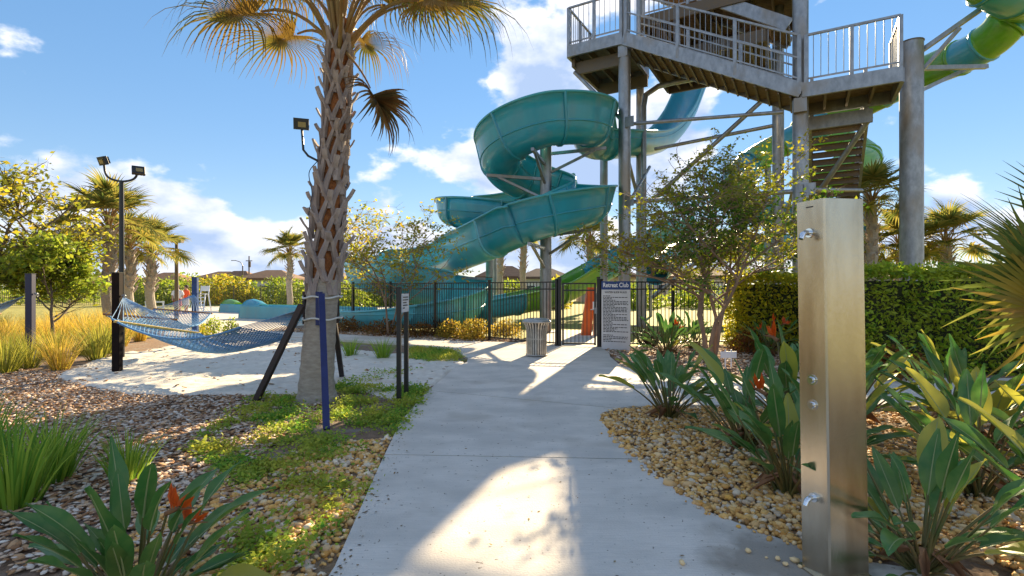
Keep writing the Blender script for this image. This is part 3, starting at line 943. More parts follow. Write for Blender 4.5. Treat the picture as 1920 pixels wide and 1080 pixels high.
for q in ((-.75, 18.1, 2.6, .68, .62, 0.05), (-1.9, 20.4, 2.35, .7, .65, 0), (-3.0, 22.8, 2.1, .72, .65, 0), (-4.6, 24.4, 1.9, .72, .7, -.1), (-6.0, 24.2, 1.75, .72, .8, -.12), (-6.5, 22.8, 1.6, .72, .8, -.12), (-5.8, 21.4, 1.4, .72, .75, -.1), (-4.6, 20.6, 1.1, .72, .75, 0), (-3.3, 20.35, .8, .72, .8, .1), (-2.0, 19.9, .52, .72, .8, .12), (-1.95, 18.9, .25, .68, .6, .12), (-3.0, 18.35, .15, .6, .3, .05), (-5, 19.3, .1, .52, .12, 0), (-7, 21, .06, .5, .08, 0), (-9.5, 24.2, .05, .5, .05, 0)):
    pts.append(q)
dense = spline(pts, 4)
slide = thing('water_slide', 'teal open water slide spiralling down left of the tower', 'water slide', (CX, CY, 0))
off = np.array([CX, CY, 0, 0, 0, 0])
dense = [p - off for p in dense]
pale = fibre('fibreglass_shade_lifted_teal', (.10, .50, .60), (.14, .56, .64))  # teal lightened on the lower coils to make up for the spiral's shade
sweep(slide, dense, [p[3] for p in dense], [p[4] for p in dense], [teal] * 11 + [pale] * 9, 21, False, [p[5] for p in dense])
# centre column with arms
def pole(name, label, x, y, top, r, arms=(), mt=None):
    o = thing(name, label, 'support column', (x, y, 0))
    m = MB(); m.tube([(0, 0, 0), (0, 0, top)], r, 20); m.build('column', mt or steel, o)
    m = MB(); m.tube([(0, 0, top), (0, 0, top + .03)], r * 1.06, 20); m.build('cap', steel_dark, o)
    m = MB(); m.tube([(0, 0, 0), (0, 0, .05)], r * 1.6, 20); m.build('base_plate', steel, o)
    for a, b, t in arms:
        m = MB(); m.bar(V(a) - V((x, y, 0)), V(b) - V((x, y, 0)), t, t); m.build('arm', steel, o)
    return o
def hp(ph, dr=0, dz=0):
    z = 6.2 + (ph + 90) / 360 * 2.95
    if ph > -90: z = 6.2 + (ph + 90) / 102 * .4
    return (CX + (RH + dr) * math.cos(R(ph)), CY + (RH + dr) * math.sin(R(ph)), z + dz)
arms = []
for ph in (-20, -105, -165, -240, -330, -410, -468):
    q = hp(ph, .6, -.05); zc = hp(ph)[2]
    arms += [((CX, CY, zc - .12), (q[0], q[1], zc - .10), .10), ((CX, CY, zc - .85), (hp(ph, .2)[0], hp(ph, .2)[1], zc - .14), .08)]
pole('slide_column', 'grey steel column rising inside the teal slide spiral', CX, CY, 6.95, .205, arms)
p = at(917, 560, 20.2)
pole('slide_column', 'short teal column under the slide run before the green flume', p.x, p.y, 2.0, .14, [((p.x, p.y, 1.95), (p.x - 1.1, p.y + .2, 2.02), .1)], teal)
p = at(918, 400, 21.6)
pole('slide_column', 'slim grey column behind the far teal basin curve', p.x, p.y, 5.25, .16, [((p.x, p.y, 4.3), (p.x - 1.6, p.y - .2, 4.25), .09), ((p.x, p.y, 3.3), (p.x - 1.0, p.y - .2, 4.2), .08)])
# far basin curve left of the spiral (second slide)
basin = thing('water_slide', 'teal slide bowl curving behind the spiral at its left', 'water slide', at(880, 540, 22))
b0 = V(basin.location)
bp = [(*(at(px, py, Y) - V((b0.x, b0.y, 0))), .62, .5, 0) for px, py, Y in ((1080, 372, 25.5), (1000, 395, 25), (930, 412, 24), (868, 420, 22.6), (848, 424, 21.2), (880, 428, 20.2), (930, 436, 19.9), (985, 446, 20.4))]
basin.location = (b0.x, b0.y, 0)
dn = spline(bp, 6)
sweep(basin, dn, [p[3] for p in dn], [p[4] for p in dn], [teal], 9)
m = MB(); m.tube([(1.0, 1.5, 0), (1.0, 1.5, 3.7)], .14, 14); m.build('support', steel, basin)
# low flume, teal - green - blue, coming down from the right behind the gate
low = thing('water_slide', 'low open flume in green and blue sections behind the gate', 'water slide', (2, 23, 0))
bp = [(*(at(px, py, Y) - V((2, 23, 0))), .62, wl_, 0) for px, py, Y, wl_ in ((1290, 440, 31, .6), (1220, 480, 29, .6), (1160, 515, 27.5, .6), (1100, 548, 26, .55), (1050, 572, 24.5, .4), (990, 586, 23, .3), (930, 597, 21.8, .25), (880, 607, 21.1, .2), (845, 612, 20.9, .2))]
dn = spline(bp, 6)
sweep(low, dn, [p[3] for p in dn], [p[4] for p in dn], [teal, teal, lime, lime, aqua, aqua], 8)
for k in (6, 18, 27):
    m = MB(); m.tube([(dn[k][0], dn[k][1], 0), (dn[k][0], dn[k][1], dn[k][2] + .02)], .1, 12); m.build('support', steel, low)
# enclosed tube slide, green and teal rings, on the right
tube_s = thing('tube_slide', 'enclosed tube slide in green and teal rings on the right', 'water slide', (12, 18, 0))
bp = [(*(at(px, py, Y) - V((12, 18, 0))), r_, 0, 0) for px, py, Y, r_ in ((2130, -190, 15, .58), (2010, -40, 15.2, .58), (1920, 62, 15.8, .58), (1855, 112, 16.6, .58), (1800, 140, 17.6, .58), (1735, 165, 18.8, .58), (1660, 200, 20.3, .58), (1570, 245, 22, .58), (1480, 290, 23.3, .58), (1415, 330, 23.4, .6), (1380, 375, 22.4, .6), (1410, 415, 21.4, .6), (1500, 440, 21.8, .6), (1580, 455, 23.5, .6), (1600, 470, 26, .6), (1520, 478, 28, .6), (1420, 480, 28.5, .6), (1330, 488, 27.5, .6), (1270, 500, 25.5, .6), (1250, 515, 23.5, .6), (1230, 535, 22.3, .6))]
dn = spline(bp, 7)
sweep(tube_s, dn, [p[3] for p in dn], [p[4] for p in dn], [lime, teal, lime, aqua], 7, True, None, True, .04)
m = MB()
for k in (60, 75, 92, 110):
    if dn[k][2] > .2:
        m = MB(); m.tube([(dn[k][0], dn[k][1], 0), (dn[k][0], dn[k][1], dn[k][2] + .02)], .14, 14); m.build('support', steel, tube_s)
tube2 = thing('tube_slide', 'high tube slide crossing the top right corner of the view', 'water slide', (12, 15, 0))
bp = [(*(at(px, py, Y) - V((12, 15, 0))), .62, 0, 0) for px, py, Y in ((1440, -150, 18.5), (1560, -62, 17.3), (1680, -26, 16), (1770, -14, 15), (1840, 5, 14.6), (1905, 32, 15), (1965, 56, 16.5), (2015, 88, 18.5))]
dn = spline(bp, 7)
sweep(tube2, dn, [p[3] for p in dn], [p[4] for p in dn], [teal, teal, teal, lime, teal, lime], 7, True, None, True, .04)
# bent end of a green flume behind the lower stair
tube3 = thing('tube_slide', 'green rounded slide bend behind the lower stair flight', 'water slide', (16, 25, 0))
bp = [(*(at(px, py, Y) - V((16, 25, 0))), .7, 0, 0) for px, py, Y in ((1480, 255, 27.5), (1560, 288, 27.2), (1615, 322, 26), (1622, 330, 24.6), (1590, 345, 23.8), (1530, 370, 23.8))]
dn = spline(bp, 7)
sweep(tube3, dn, [p[3] for p in dn], [p[4] for p in dn], [lime, lime, lime], 7, True, None, True, .04)
m = MB(); m.tube([(dn[18][0], dn[18][1], 0), (dn[18][0], dn[18][1], dn[18][2] + .02)], .14, 14); m.build('support', steel, tube3)
# big right hand pole carrying the tube slides
X = at(1709, 540, 16.2)
pole('slide_column', 'thick grey column right of the stair landing carrying the tube slides', X.x, X.y, 9.35, .315,
     [(at(1728, 95, 16.2), at(1838, 18, 15.2), .13), (at(1722, 140, 16.2), at(1800, 52, 15.5), .1), (at(1722, 128, 16.2), at(1850, 125, 16.6), .13), (at(1722, 172, 16.2), at(1810, 130, 17), .11)])
# ================================================================ palms
boot_m = mat('palm_boot_grey', (.42, .34, .30), .85, col2=(.25, .19, .165), scale=9, det=6, bump=.5, bscale=40, stretch=(1, 1, .25))
fibre_m = mat('palm_fibre_brown', (.36, .13, .035), .95, col2=(.17, .055, .018), scale=18, det=6, bump=.8, bscale=60)
trunk_m = mat('palm_trunk_grey', (.42, .36, .29), .9, col2=(.30, .25, .20), scale=10, det=8, bump=.7, bscale=30, stretch=(1, 1, 3))
petiole_m = mat('palm_petiole', (.34, .24, .08), .6, col2=(.30, .13, .04), scale=3, trans=.2)
frond_m = leafmat('palm_frond', [(.07, .11, .02), (.18, .20, .03), (.12, .15, .025), (.28, .22, .04), (.16, .17, .03)], .5, .32, 1.2, ((.26, .16, .03), 1.4))
frond_dry = leafmat('palm_frond_dry', [(.13, .09, .03), (.24, .13, .04), (.16, .07, .02), (.08, .06, .02)], .6, .45, 1.4)
frond_far = leafmat('palm_frond_far', [(.09, .12, .025), (.22, .20, .04), (.32, .24, .05), (.13, .15, .03)], .55, .5, 1.5)
def frond_mesh(seed, pet=1.1, rad=.95, n=44, spread=150, droop=.9, cost=.35, wd=.035, mt=None, split=.45, stem_r=.022, arch=.35, fold=.22):
    """costapalmate leaf: petiole along +X rising, fan of leaflets joined at their bases, tips hanging"""
    r_ = random.Random(seed); m = MB()
    pet_pts = [V((pet * t, 0, arch * math.sin(t * 2.1) * pet)) for t in [i / 7 for i in range(8)]]
    m.tube(pet_pts, [stem_r * (1.4 - .7 * i / 7) for i in range(8)], 6)
    hub = pet_pts[-1]; d0 = (pet_pts[-1] - pet_pts[-2]).normalized()
    me1 = None
    side = V((0, 1, 0)); up = side.cross(d0) * -1
    if up.z < 0: up = -up
    vs, fs = [], []
    steps = 6
    for k in range(n):
        a = R(-spread + 2 * spread * (k + .5) / n)
        L = rad * (.72 + .28 * math.cos(a * .55)) * r_.uniform(.72, 1.1)
        # leaflets leave the costa further out the nearer they are to the middle
        st = hub + d0 * cost * math.cos(a * .5) * .9
        dr = (d0 * math.cos(a) + side * math.sin(a) + up * fold * abs(math.sin(a)) * 1.0).normalized()
        nrm = dr.cross(up.cross(dr)).normalized() if False else up
        sd_ = dr.cross(up).normalized()
        p = st.copy(); dd = dr.copy(); prev = None
        base = len(vs)
        dn_ = droop * r_.uniform(.45, 1.7)
        for s in range(steps + 1):
            t = s / steps
            wv = wd * (1.0 - .25 * t) if t < split else wd * max(.04, (1 - t) / (1 - split)) * .85
            wv *= min(1, .35 + 2.2 * t)
            kk = sd_ * wv
            mid = p - up * wv * .35
            vs += [p - kk, mid, p + kk]
            if s:
                b = base + 3 * s
                fs += [(b - 3, b - 2, b + 1, b), (b - 2, b - 1, b + 2, b + 1)]
            p = p + dd * (L / steps)
            dd = (dd + V((0, 0, -1)) * dn_ * (t ** 1.15) * .5).normalized()
            if abs(dd.z) < .99: sd_ = dd.cross(V((0, 0, 1))).normalized() * (1 if dr.cross(up).dot(dd.cross(V((0, 0, 1)))) >= 0 else -1)
    n0 = len(m.f)
    m.add(vs, fs)
    me = m.mesh('frond', [petiole_m, mt or frond_m])
    me.polygons.foreach_set('material_index', [0] * n0 + [1] * (len(m.f) - n0))
    return me
def big_palm():
    base = gr(594, 752)
    o = thing('cabbage_palm', 'tall cabbage palm with criss-cross leaf boots beside the walkway', 'palm tree', base)
    top = at(632, 62, 7.2) - base
    ctrl = [(0, 0, -.05, .31), (.0, 0, .08, .27), (.0, 0, .3, .238), (.03, 0, .8, .222), (.07, .02, 1.4, .212), (.10, .03, 1.72, .215), (.13, .05, 2.3, .20), (.18, .06, 3.0, .185), (top.x - .04, .08, 4.0, .165), (top.x, .09, top.z + .25, .15)]
    ax = spline(ctrl, 8)
    low = [a for a in ax if a[2] < 1.74]; hi = [a for a in ax if a[2] > 1.66]
    m = MB(); m.tube([a[:3] for a in low], [a[3] * (1 + .022 * math.sin(a[2] * 31) + rnd.uniform(-.012, .012)) for a in low], 28)
    m.build('trunk', trunk_m, o)
    m = MB(); m.tube([a[:3] for a in hi], [a[3] * .86 for a in hi], 20); m.build('fibre_core', fibre_m, o)
    zs = [a[2] for a in ax]
    def axis(z): return V((float(np.interp(z, zs, [a[0] for a in ax])), float(np.interp(z, zs, [a[1] for a in ax])), z)), float(np.interp(z, zs, [a[3] for a in ax]))
    # one boot: two feet joining into a stub that leans away from the trunk
    def boot_mesh(seed):
        r_ = random.Random(seed); q = MB()
        for s in (-1, 1):
            pts = [(.0, s * .125, -.02), (.012, s * .10, .10), (.03, s * .055, .23), (.055, s * .02, .34)]
            vs, fs = [], []
            for i, (x, y, z) in enumerate(pts):
                w_ = [.05, .048, .042, .034][i]
                vs += [(x - .02, y - w_, z), (x + .02, y - w_ * .6, z), (x + .03, y + w_ * .6, z), (x - .02, y + w_, z)]
            for i in range(3):
                for j in range(4): fs.append((i * 4 + j, i * 4 + (j + 1) % 4, i * 4 + 4 + (j + 1) % 4, i * 4 + 4 + j))
            fs.append((12, 13, 14, 15)); q.add(vs, fs)
        L = r_.uniform(.08, .22); tw = r_.uniform(-.05, .05)
        a, b = V((.045, 0, .30)), V((.075 + L * .45, tw, .34 + L * .75))
        vs, fs = [], []
        for i, t in enumerate((0, .5, 1)):
            c = a.lerp(b, t) + V((.012 * math.sin(t * 3), 0, 0)); w_ = .052 - .012 * t
            vs += [(c.x - .02, c.y - w_, c.z), (c.x + .012, c.y - w_ * .8, c.z - .012), (c.x + .012, c.y + w_ * .8, c.z - .012), (c.x - .02, c.y + w_, c.z)]
        for i in range(2):
            for j in range(4): fs.append((i * 4 + j, i * 4 + (j + 1) % 4, i * 4 + 4 + (j + 1) % 4, i * 4 + 4 + j))
        fs += [(3, 2, 1, 0), (8, 9, 10, 11)]
        q.add(vs, fs)
        return q.mesh('leaf_boot', boot_m)
    bm_ = [boot_mesh(s) for s in range(6)]
    k = 0; z = 1.5
    while z < top.z - .05:
        for j in range(5):
            a = 2 * PI * (j + .5 * (k % 2)) / 5 + .12 * k + rnd.uniform(-.06, .06)
            c, r0 = axis(z + rnd.uniform(-.03, .03))
            f = rnd.uniform(.78, 1.0) if z < 3.2 else rnd.uniform(.7, .85)
            link('leaf_boot', rnd.choice(bm_), o, c + V((math.cos(a), math.sin(a), 0)) * (r0 * .90), (rnd.uniform(-.12, .12), rnd.uniform(-.06, .12), a), (f * rnd.uniform(.8, 1.2), f, f * rnd.uniform(1.0, 1.2)))
        k += 1; z += .205
    # crown
    cz = top.z
    fm = [frond_mesh(s, 1.2, 1.15, 54, 150, dr, .45, .026, frond_m, .22) for s, dr in ((1, 2.6), (2, 3.4), (3, 2.0), (4, 4.2))]
    fd = [frond_mesh(s, .85, .85, 40, 120, 2.4, .3, .036, frond_dry, .4, .016, -.15, .5) for s in (7, 8)]
    for i in range(24):
        t = i / 24
        a = i * 2.39996
        pitch = 80 - 66 * t + rnd.uniform(-8, 8)          # degrees above horizontal
        c, _ = axis(cz - .28 * t)
        link('frond', fm[i % 4], o, c + V((math.cos(a), math.sin(a), 0)) * .08, (rnd.uniform(-.3, .3), -R(pitch), a), rnd.uniform(.9, 1.1))
    for a, pitch, dz, s in ((-25, 2, -.25, 1.15), (-40, 16, -.15, 1.05), (172, 12, -.2, 1.1), (150, 30, -.1, 1.1), (-8, 24, -.12, 1.1)):
        c, _ = axis(cz + dz)
        link('frond', fm[3 if a != -40 else 1], o, c, (0, -R(pitch), R(a)), s)
    fh = frond_mesh(21, .72, .82, 40, 100, 1.6, .2, .034, frond_dry, .4, .014, .1, .6)
    c, _ = axis(cz - .25)
    link('frond', fh, o, c + V((.12, -.1, 0)), (.2, R(58), R(-22)), 1.0)
    return o
palm = big_palm()
# support poles strapped to the palm
pole_blue = mat('brace_navy', (.008, .014, .085), .5, col2=(.012, .02, .11), scale=6)
pole_dark = mat('brace_dark', (.02, .016, .018), .55, col2=(.04, .02, .018), scale=5)
strap_m = mat('strap_white', (.62, .60, .56), .6)
brace = thing('tree_brace', 'three leaning poles strapped with white bands around the tall palm', 'tree brace', gr(594, 752))
b0 = V(brace.location)
def brace_pole(a, b, mt, lab, w_=.075):
    m = MB(); m.bar(V(a) - b0, V(b) - b0, w_, w_); o = m.build('brace_pole', mt, brace); o['label'] = lab
brace_pole(gr(612, 806), at(603, 553, 6.76), pole_blue, 'navy blue front pole')
brace_pole(gr(478, 756), at(566, 572, 7.0), pole_dark, 'dark left pole')
brace_pole(gr(642, 712), at(622, 570, 7.42), pole_dark, 'dark rear right pole')
for z, r_ in ((1.47, .262), (1.17, .262)):
    m = MB(); c = V((.075, .02, z)); m.tube([c + V((r_ * math.cos(2 * PI * i / 28), r_ * math.sin(2 * PI * i / 28), .015 * math.sin(i))) for i in range(29)], .014, 6); m.build('strap', strap_m, brace)
for a in (-80, 185, 60, 130):
    m = MB(); c = V((.075, .02, 1.32)) + V((math.cos(R(a)), math.sin(R(a)), 0)) * .25
    m.box(c, (.03, .09, .46), R(a)); m.build('batten', pole_dark if a != -80 else pole_blue, brace)
# flood light on the trunk
lens_m = mat('floodlight_lens', (.40, .30, .12), .25, 0, col2=(.3, .22, .08), scale=6)
def flood(parent, c, yaw, pitch, s=1.0, name='lamp_head'):
    m = MB(); m.box((0, 0, 0), (.20 * s, .07 * s, .15 * s), 0, .01)
    for k in range(5): m.box(((-.08 + .04 * k) * s, .05 * s, 0), (.008 * s, .035 * s, .12 * s))
    o = m.build(name, black_metal, parent, c, (R(pitch), 0, R(yaw)))
    m = MB(); m.box((.01 * s, -.038 * s, -.01 * s), (.10 * s, .008 * s, .07 * s)); m.build('lens', lens_m, o)
fl = thing('flood_light', 'small black flood light mounted on the palm trunk', 'flood light', at(566, 270, 7.1))
m = MB(); m.tube([(.2, .05, -.22), (.08, .02, -.16), (.02, 0, -.08), (0, 0, .2)], .016, 8); m.build('bracket', black_metal, fl)
flood(fl, (0, -.02, .27), 18, 12, 1.0)
m = MB(); q = spline([(.2, .05, -.22), (.1, .0, -.4), (.16, -.05, -.7), (.12, -.08, -1.0)], 6); m.tube([p[:3] for p in q], .006, 5); m.build('cable', black_metal, fl)

# ================================================================ left group: lamp post, hammocks
def double_lamp():
    b = gr(228, 690); b.y = 11.5; b.x = (228 - 960) / F * 11.5; b.z = 0
    o = thing('lamp_post', 'black lamp post with two flood lights behind the front hammock post', 'lamp post', b)
    topz = (at(228, 340, 11.5)).z
    m = MB(); m.tube([(0, 0, 0), (0, 0, topz)], [.06, .045], 12); m.build('pole', black_metal, o)
    pts = [(-.40, 0, topz + .42), (-.36, 0, topz + .18), (-.25, 0, topz + .06), (0, 0, topz), (.22, 0, topz + .03), (.32, 0, topz + .10), (.35, 0, topz + .2)]
    m = MB(); m.tube([p[:3] for p in spline(pts, 5)], .024, 10); m.build('arm', black_metal, o)
    flood(o, (-.42, 0, topz + .46), -25, 20, 1.25); flood(o, (.38, 0, topz + .24), 40, -25, 1.25)
double_lamp()
hp_black = mat('hammock_post_black', (.006, .005, .005), .8, col2=(.018, .008, .006), scale=2, spec=.15)
hp_blue = mat('hammock_post_blue', (.01, .06, .22), .45, col2=(.01, .03, .12), scale=2)
hp_navy = mat('hammock_post_navy', (.012, .014, .05), .5)
def hpost(x, y, top, mt, label, side=None):
    o = thing('hammock_post', label, 'post', (x, y, 0), .12, 'posts holding the hammocks')
    m = MB(); m.box((0, 0, top / 2), (.13, .13, top), 0, .01); m.build('post', mt, o)
    m = MB(); m.box((0, 0, top + .008), (.136, .136, .016)); m.build('cap', black_metal, o)
    m = MB(); m.tube([(.08, 0, top - .42), (.14, 0, top - .42)], .02, 8); m.tube([(.14, .03 * math.cos(t), top - .45 + .03 * math.sin(t)) for t in [2 * PI * i / 10 for i in range(11)]], .008, 6, False); m.build('eye_bolt', steel, o)
    return o
PA = gr(220, 700); PA = V((PA.x, PA.y, 0))
hpost(PA.x, PA.y, 1.88, hp_black, 'black square post at the near left end of the hammock')
PB = gr(366, 652); PB = V((PB.x, PB.y, 0))
o = hpost(PB.x, PB.y, 1.88, hp_blue, 'blue square post behind the hammock with ropes tied to it')
PC = V(((57 - 960) / F * 11.0, 11.0, 0))
hpost(PC.x, PC.y, 1.9, hp_navy, 'dark navy post among the grasses at the left edge')
PD = V((-2.9, 7.27, 0))
rope_b = mat('hammock_rope_blue', (.06, .20, .42), .85, col2=(.16, .34, .56), scale=30)
rope_w = mat('hammock_rope_pale', (.30, .40, .52), .85, col2=(.10, .24, .45), scale=25)
bar_y = mat('spreader_bar_wood', (.55, .40, .10), .5, col2=(.42, .28, .06), scale=8)
bar_o = mat('spreader_bar_brown', (.33, .15, .04), .5, col2=(.22, .09, .03), scale=8)
def hammock(label, A, B, s0, s1, ws, we, sag, tilt, bars, n=10):
    """A, B: end rings; bed between parameters s0..s1 along AB; half widths ws, we"""
    o = thing('hammock', label, 'hammock', (A.x, A.y, 0)); O = V(o.location)
    d = (B - A); side = V((d.y, -d.x, 0)).normalized()
    def c(s): return A + d * s + V((0, 0, -sag * (1 - (2 * s - 1) ** 2)))
    def bed(s, w_):
        t = (s - s0) / (s1 - s0); hw = ws + (we - ws) * t
        dip = .16 * (1 - w_ * w_) * math.sin(PI * min(1, max(0, t)))
        return c(s) + side * hw * w_ + V((0, 0, -dip + tilt * w_ * hw))
    r = .0075
    warp = MB()
    steps = 26
    def pt(i, q):                                   # diamond net: ropes zig-zag between neighbours
        s = s0 + (s1 - s0) * i / steps
        return bed(s, max(-1, min(1, q))) - O
    for k in range(-n, n + 1, 1):
        pts = [pt(i, (k + (.5 if i % 2 else -.5)) / n) for i in range(steps + 1)]
        warp.tube(pts, r, 4, False)
        pts = [pt(i, (k + (-.5 if i % 2 else .5)) / n) for i in range(steps + 1)]
        warp.tube(pts, r, 4, False)
    nt = warp.build('net', rope_b, o); nt['kind'] = 'stuff'
    for w_ in (-1, 1):
        m = MB(); m.tube([bed(s0 + (s1 - s0) * i / 20, w_) - O for i in range(21)], .016, 6); m.build('edge_rope', rope_b, o)
    for E, s in ((A, s0), (B, s1)):
        m = MB()
        for k in range(-8, 9):
            m.tube([E - O, (E - O).lerp(bed(s, k / 8) - O, .5) + V((0, 0, -.01)), bed(s, k / 8) - O], .006, 4, False)
        q = m.build('clew_ropes', rope_w, o); q['kind'] = 'stuff'
    for s, mt in bars:
        m = MB(); m.tube([bed(s, -1.06) - O, bed(s, 1.06) - O], .022, 10); m.build('spreader_bar', mt, o)
    return o
hammock('blue rope hammock strung from the near black post to the palm', V((PA.x + .1, PA.y + .02, 1.43)), V((PD.x, PD.y, 1.33)), .22, .82, .68, .42, .68, .22, [(.25, bar_y)])
hammock('blue rope hammock hanging down from the blue post', V((PB.x + .03, PB.y - .1, 1.42)), V((PA.x + .0, PA.y + .12, 1.4)), .20, .80, .62, .62, .62, .1, [(.2, bar_o), (.8, bar_o)])
hammock('blue rope hammock at the left edge tied to the navy post', V((PC.x - .1, PC.y - .05, 1.42)), V((PC.x - 3.4, PC.y - 1.2, 1.42)), .2, .8, .6, .6, .6, 0, [(.2, bar_o), (.8, bar_o)])

# small two post sign at the walk edge
ps = thing('path_sign', 'small white notice on two black posts at the walk edge', 'sign', gr(748, 757), R(88))
for x, h in ((0, 1.6), (.42, 1.52)):
    m = MB(); m.box((x, 0, h / 2), (.06, .06, h), 0, .006); m.box((x, 0, h + .006), (.064, .064, .012)); m.build('post', black_metal, ps)
m = MB(); m.box((.21, -.035, 1.39), (.40, .012, .26)); pl = m.build('plate', white_paint, ps)
m = MB()
for k, w_ in enumerate((.28, .3, .2, .26, .1)): m.box((.06 + w_ / 2, -.0425, 1.47 - .038 * k), (w_, .003, .016))
m.build('print', ink, pl)['kind'] = 'stuff'

# ================================================================ shower post
brushed = mat('brushed_stainless', (.64, .57, .46), .26, 1.0, col2=(.50, .42, .31), scale=2.6, det=9, stretch=(2.2, 2.2, .45), bump=.05, bscale=60, col3=(.38, .30, .21), scale3=2.4)
chrome = mat('chrome', (.75, .76, .78), .12, 1.0)
def shower():
    c = V((1.775, 2.83, .045)); o = thing('outdoor_shower', 'stainless steel outdoor shower post with chrome fittings at right', 'shower', c, 0)
    o.rotation_euler = (0, R(-.9), 0)
    h = 2.03
    a = V((-.165, .02)); b = V((-.103, -.14)); cc = V((.145, -.085)); dd = V((.085, .075))
    def ring(z, k): return [V((p.x * k, p.y * k, z)) for p in (a, b, cc, dd)]
    m = MB(); bev = []
    def oct_(z, k):
        P = [a * k, b * k, cc * k, dd * k]; out = []
        for i in range(4):
            p, q, s = P[i - 1], P[i], P[(i + 1) % 4]
            out += [q + (p - q).normalized() * .008, q + (s - q).normalized() * .008]
        return [V((p.x, p.y, z)) for p in out]
    r0, r1 = oct_(0, 1.0), oct_(h, 1.0)
    m.add(r0 + r1, [(i, (i + 1) % 8, 8 + (i + 1) % 8, 8 + i) for i in range(8)])
    m.add(oct_(h, 1.0), [tuple(range(8))])
    m.build('column', brushed, o)
    m = MB(); m.box((-.01, -.03, .006), (.30, .22, .012), R(10)); m.build('base_plate', brushed, o)
    e = (b - a); n2 = V((e.y, -e.x)).normalized()
    if n2.y > 0: n2 = -n2
    N = V((n2.x, n2.y, 0)); E = V((e.x, e.y, 0)).normalized()
    def face(t, z): q = a.lerp(b, t); return V((q.x, q.y, z))
    for z, nm in ((1.855, 'shower_head'), (.425, 'foot_tap')):
        q = face(.5, z); m = MB()
        m.tube([q, q + N * .010], .025, 16)
        m.tube([q + N * .01, q + N * .035, q + N * .055 + V((0, 0, -.010)), q + N * .066 + V((0, 0, -.034))], [.014, .015, .015, .014], 14)
        m.build(nm, chrome, o)
    for z in (1.06, .925):
        q = face(.5, z); m = MB()
        m.tube([q, q + N * .006], .028, 20); m.tube([q + N * .006, q + N * .018], [.018, .015], 16)
        m.build('push_button', chrome, o)
    m = MB(); q = face(.5, 1.995) + N * .001; m.bar(q - E * .02, q + E * .02, .004, .006); m.build('slot', ink, o)
shower()

# ================================================================ bird of paradise plants
str_m = leafmat('strelitzia_leaf', [(.03, .12, .03), (.06, .18, .035), (.12, .25, .045), (.04, .14, .03)], .42, .25, 1.5, ((.13, .22, .05), 5.0), .5)
str_y = leafmat('strelitzia_leaf_yellow', [(.16, .25, .035), (.32, .36, .04), (.11, .21, .04), (.42, .38, .05)], .4, .4, 1.5, None, .5)
str_stem = mat('strelitzia_stem', (.07, .12, .03), .5, col2=(.20, .10, .03), scale=4)
flower_o = mat('flower_orange', (.75, .13, .015), .5, trans=.35)
flower_d = mat('flower_red', (.40, .04, .015), .5, trans=.3)
dry_m = mat('dry_leaf', (.28, .13, .05), .8, col2=(.16, .07, .03), scale=8)
def str_leaf(seed, stem=.5, L=.5, wd=.085, lean=.35, curl=.25, mt=None):
    r_ = random.Random(seed); m = MB()
    n = 6; pts = []; p = V((0, 0, 0)); ang = lean * .35
    for i in range(n + 1):
        pts.append(p.copy()); ang += lean * .65 / n
        p = p + V((math.sin(ang), 0, math.cos(ang))) * stem / n
    m.tube(pts, [.014 - .007 * i / n for i in range(n + 1)], 5)
    n0 = len(m.f)
    vs, fs = [], []; k = 11; p = pts[-1]; tw = r_.uniform(-.25, .25)
    for i in range(k + 1):
        t = i / k
        hw = wd * (math.sin(PI * min(1, t * .96 + .02) ** .78)) ** .8 if 0 < t < 1 else .004
        d = V((math.sin(ang), 0, math.cos(ang))); nr = V((math.cos(ang), 0, -math.sin(ang)))
        sd_ = (V((0, 1, 0)) * math.cos(tw * t) + nr * math.sin(tw * t))
        foldv = -nr * hw * .42
        wav = nr * .012 * math.sin(t * 9 + seed)
        vs += [p + sd_ * hw + foldv + wav, p + sd_ * hw * .5 + foldv * .35, p, p - sd_ * hw * .5 + foldv * .35, p - sd_ * hw + foldv - wav]
        if i:
            b = 5 * i
            fs += [(b - 5 + j, b - 4 + j, b + 1 + j, b + j) for j in range(4)]
        ang += curl / k; p = p + d * (L / k)
    m.add(vs, fs, True)
    # pale midrib
    n1 = len(m.f)
    rib = [V(vs[5 * i + 2]) for i in range(k)]
    m.tube(rib, [.006 * (1 - .7 * i / k) for i in range(k)], 4, False)
    me = m.mesh('leaf', [str_stem, mt or str_m, MATS['leaf_rib']])
    me.polygons.foreach_set('material_index', [0] * n0 + [1] * (n1 - n0) + [2] * (len(m.f) - n1))
    return me
mat('leaf_rib', (.30, .34, .14), .5)
LV = [str_leaf(s, st, L, wd, ln, cu) for s, st, L, wd, ln, cu in ((1, .45, .44, .058, .25, .2), (2, .55, .48, .064, .45, .35), (3, .35, .40, .06, .6, .4), (4, .6, .42, .05, .12, .12), (5, .5, .50, .066, .75, .5), (6, .3, .36, .055, .9, .3), (7, .62, .36, .05, .2, .5), (8, .4, .5, .06, .35, .1))]
LY = [str_leaf(s, st, L, wd, ln, cu, str_y) for s, st, L, wd, ln, cu in ((11, .45, .46, .075, .25, .2), (12, .55, .50, .08, .55, .35), (13, .35, .42, .085, .8, .4))]
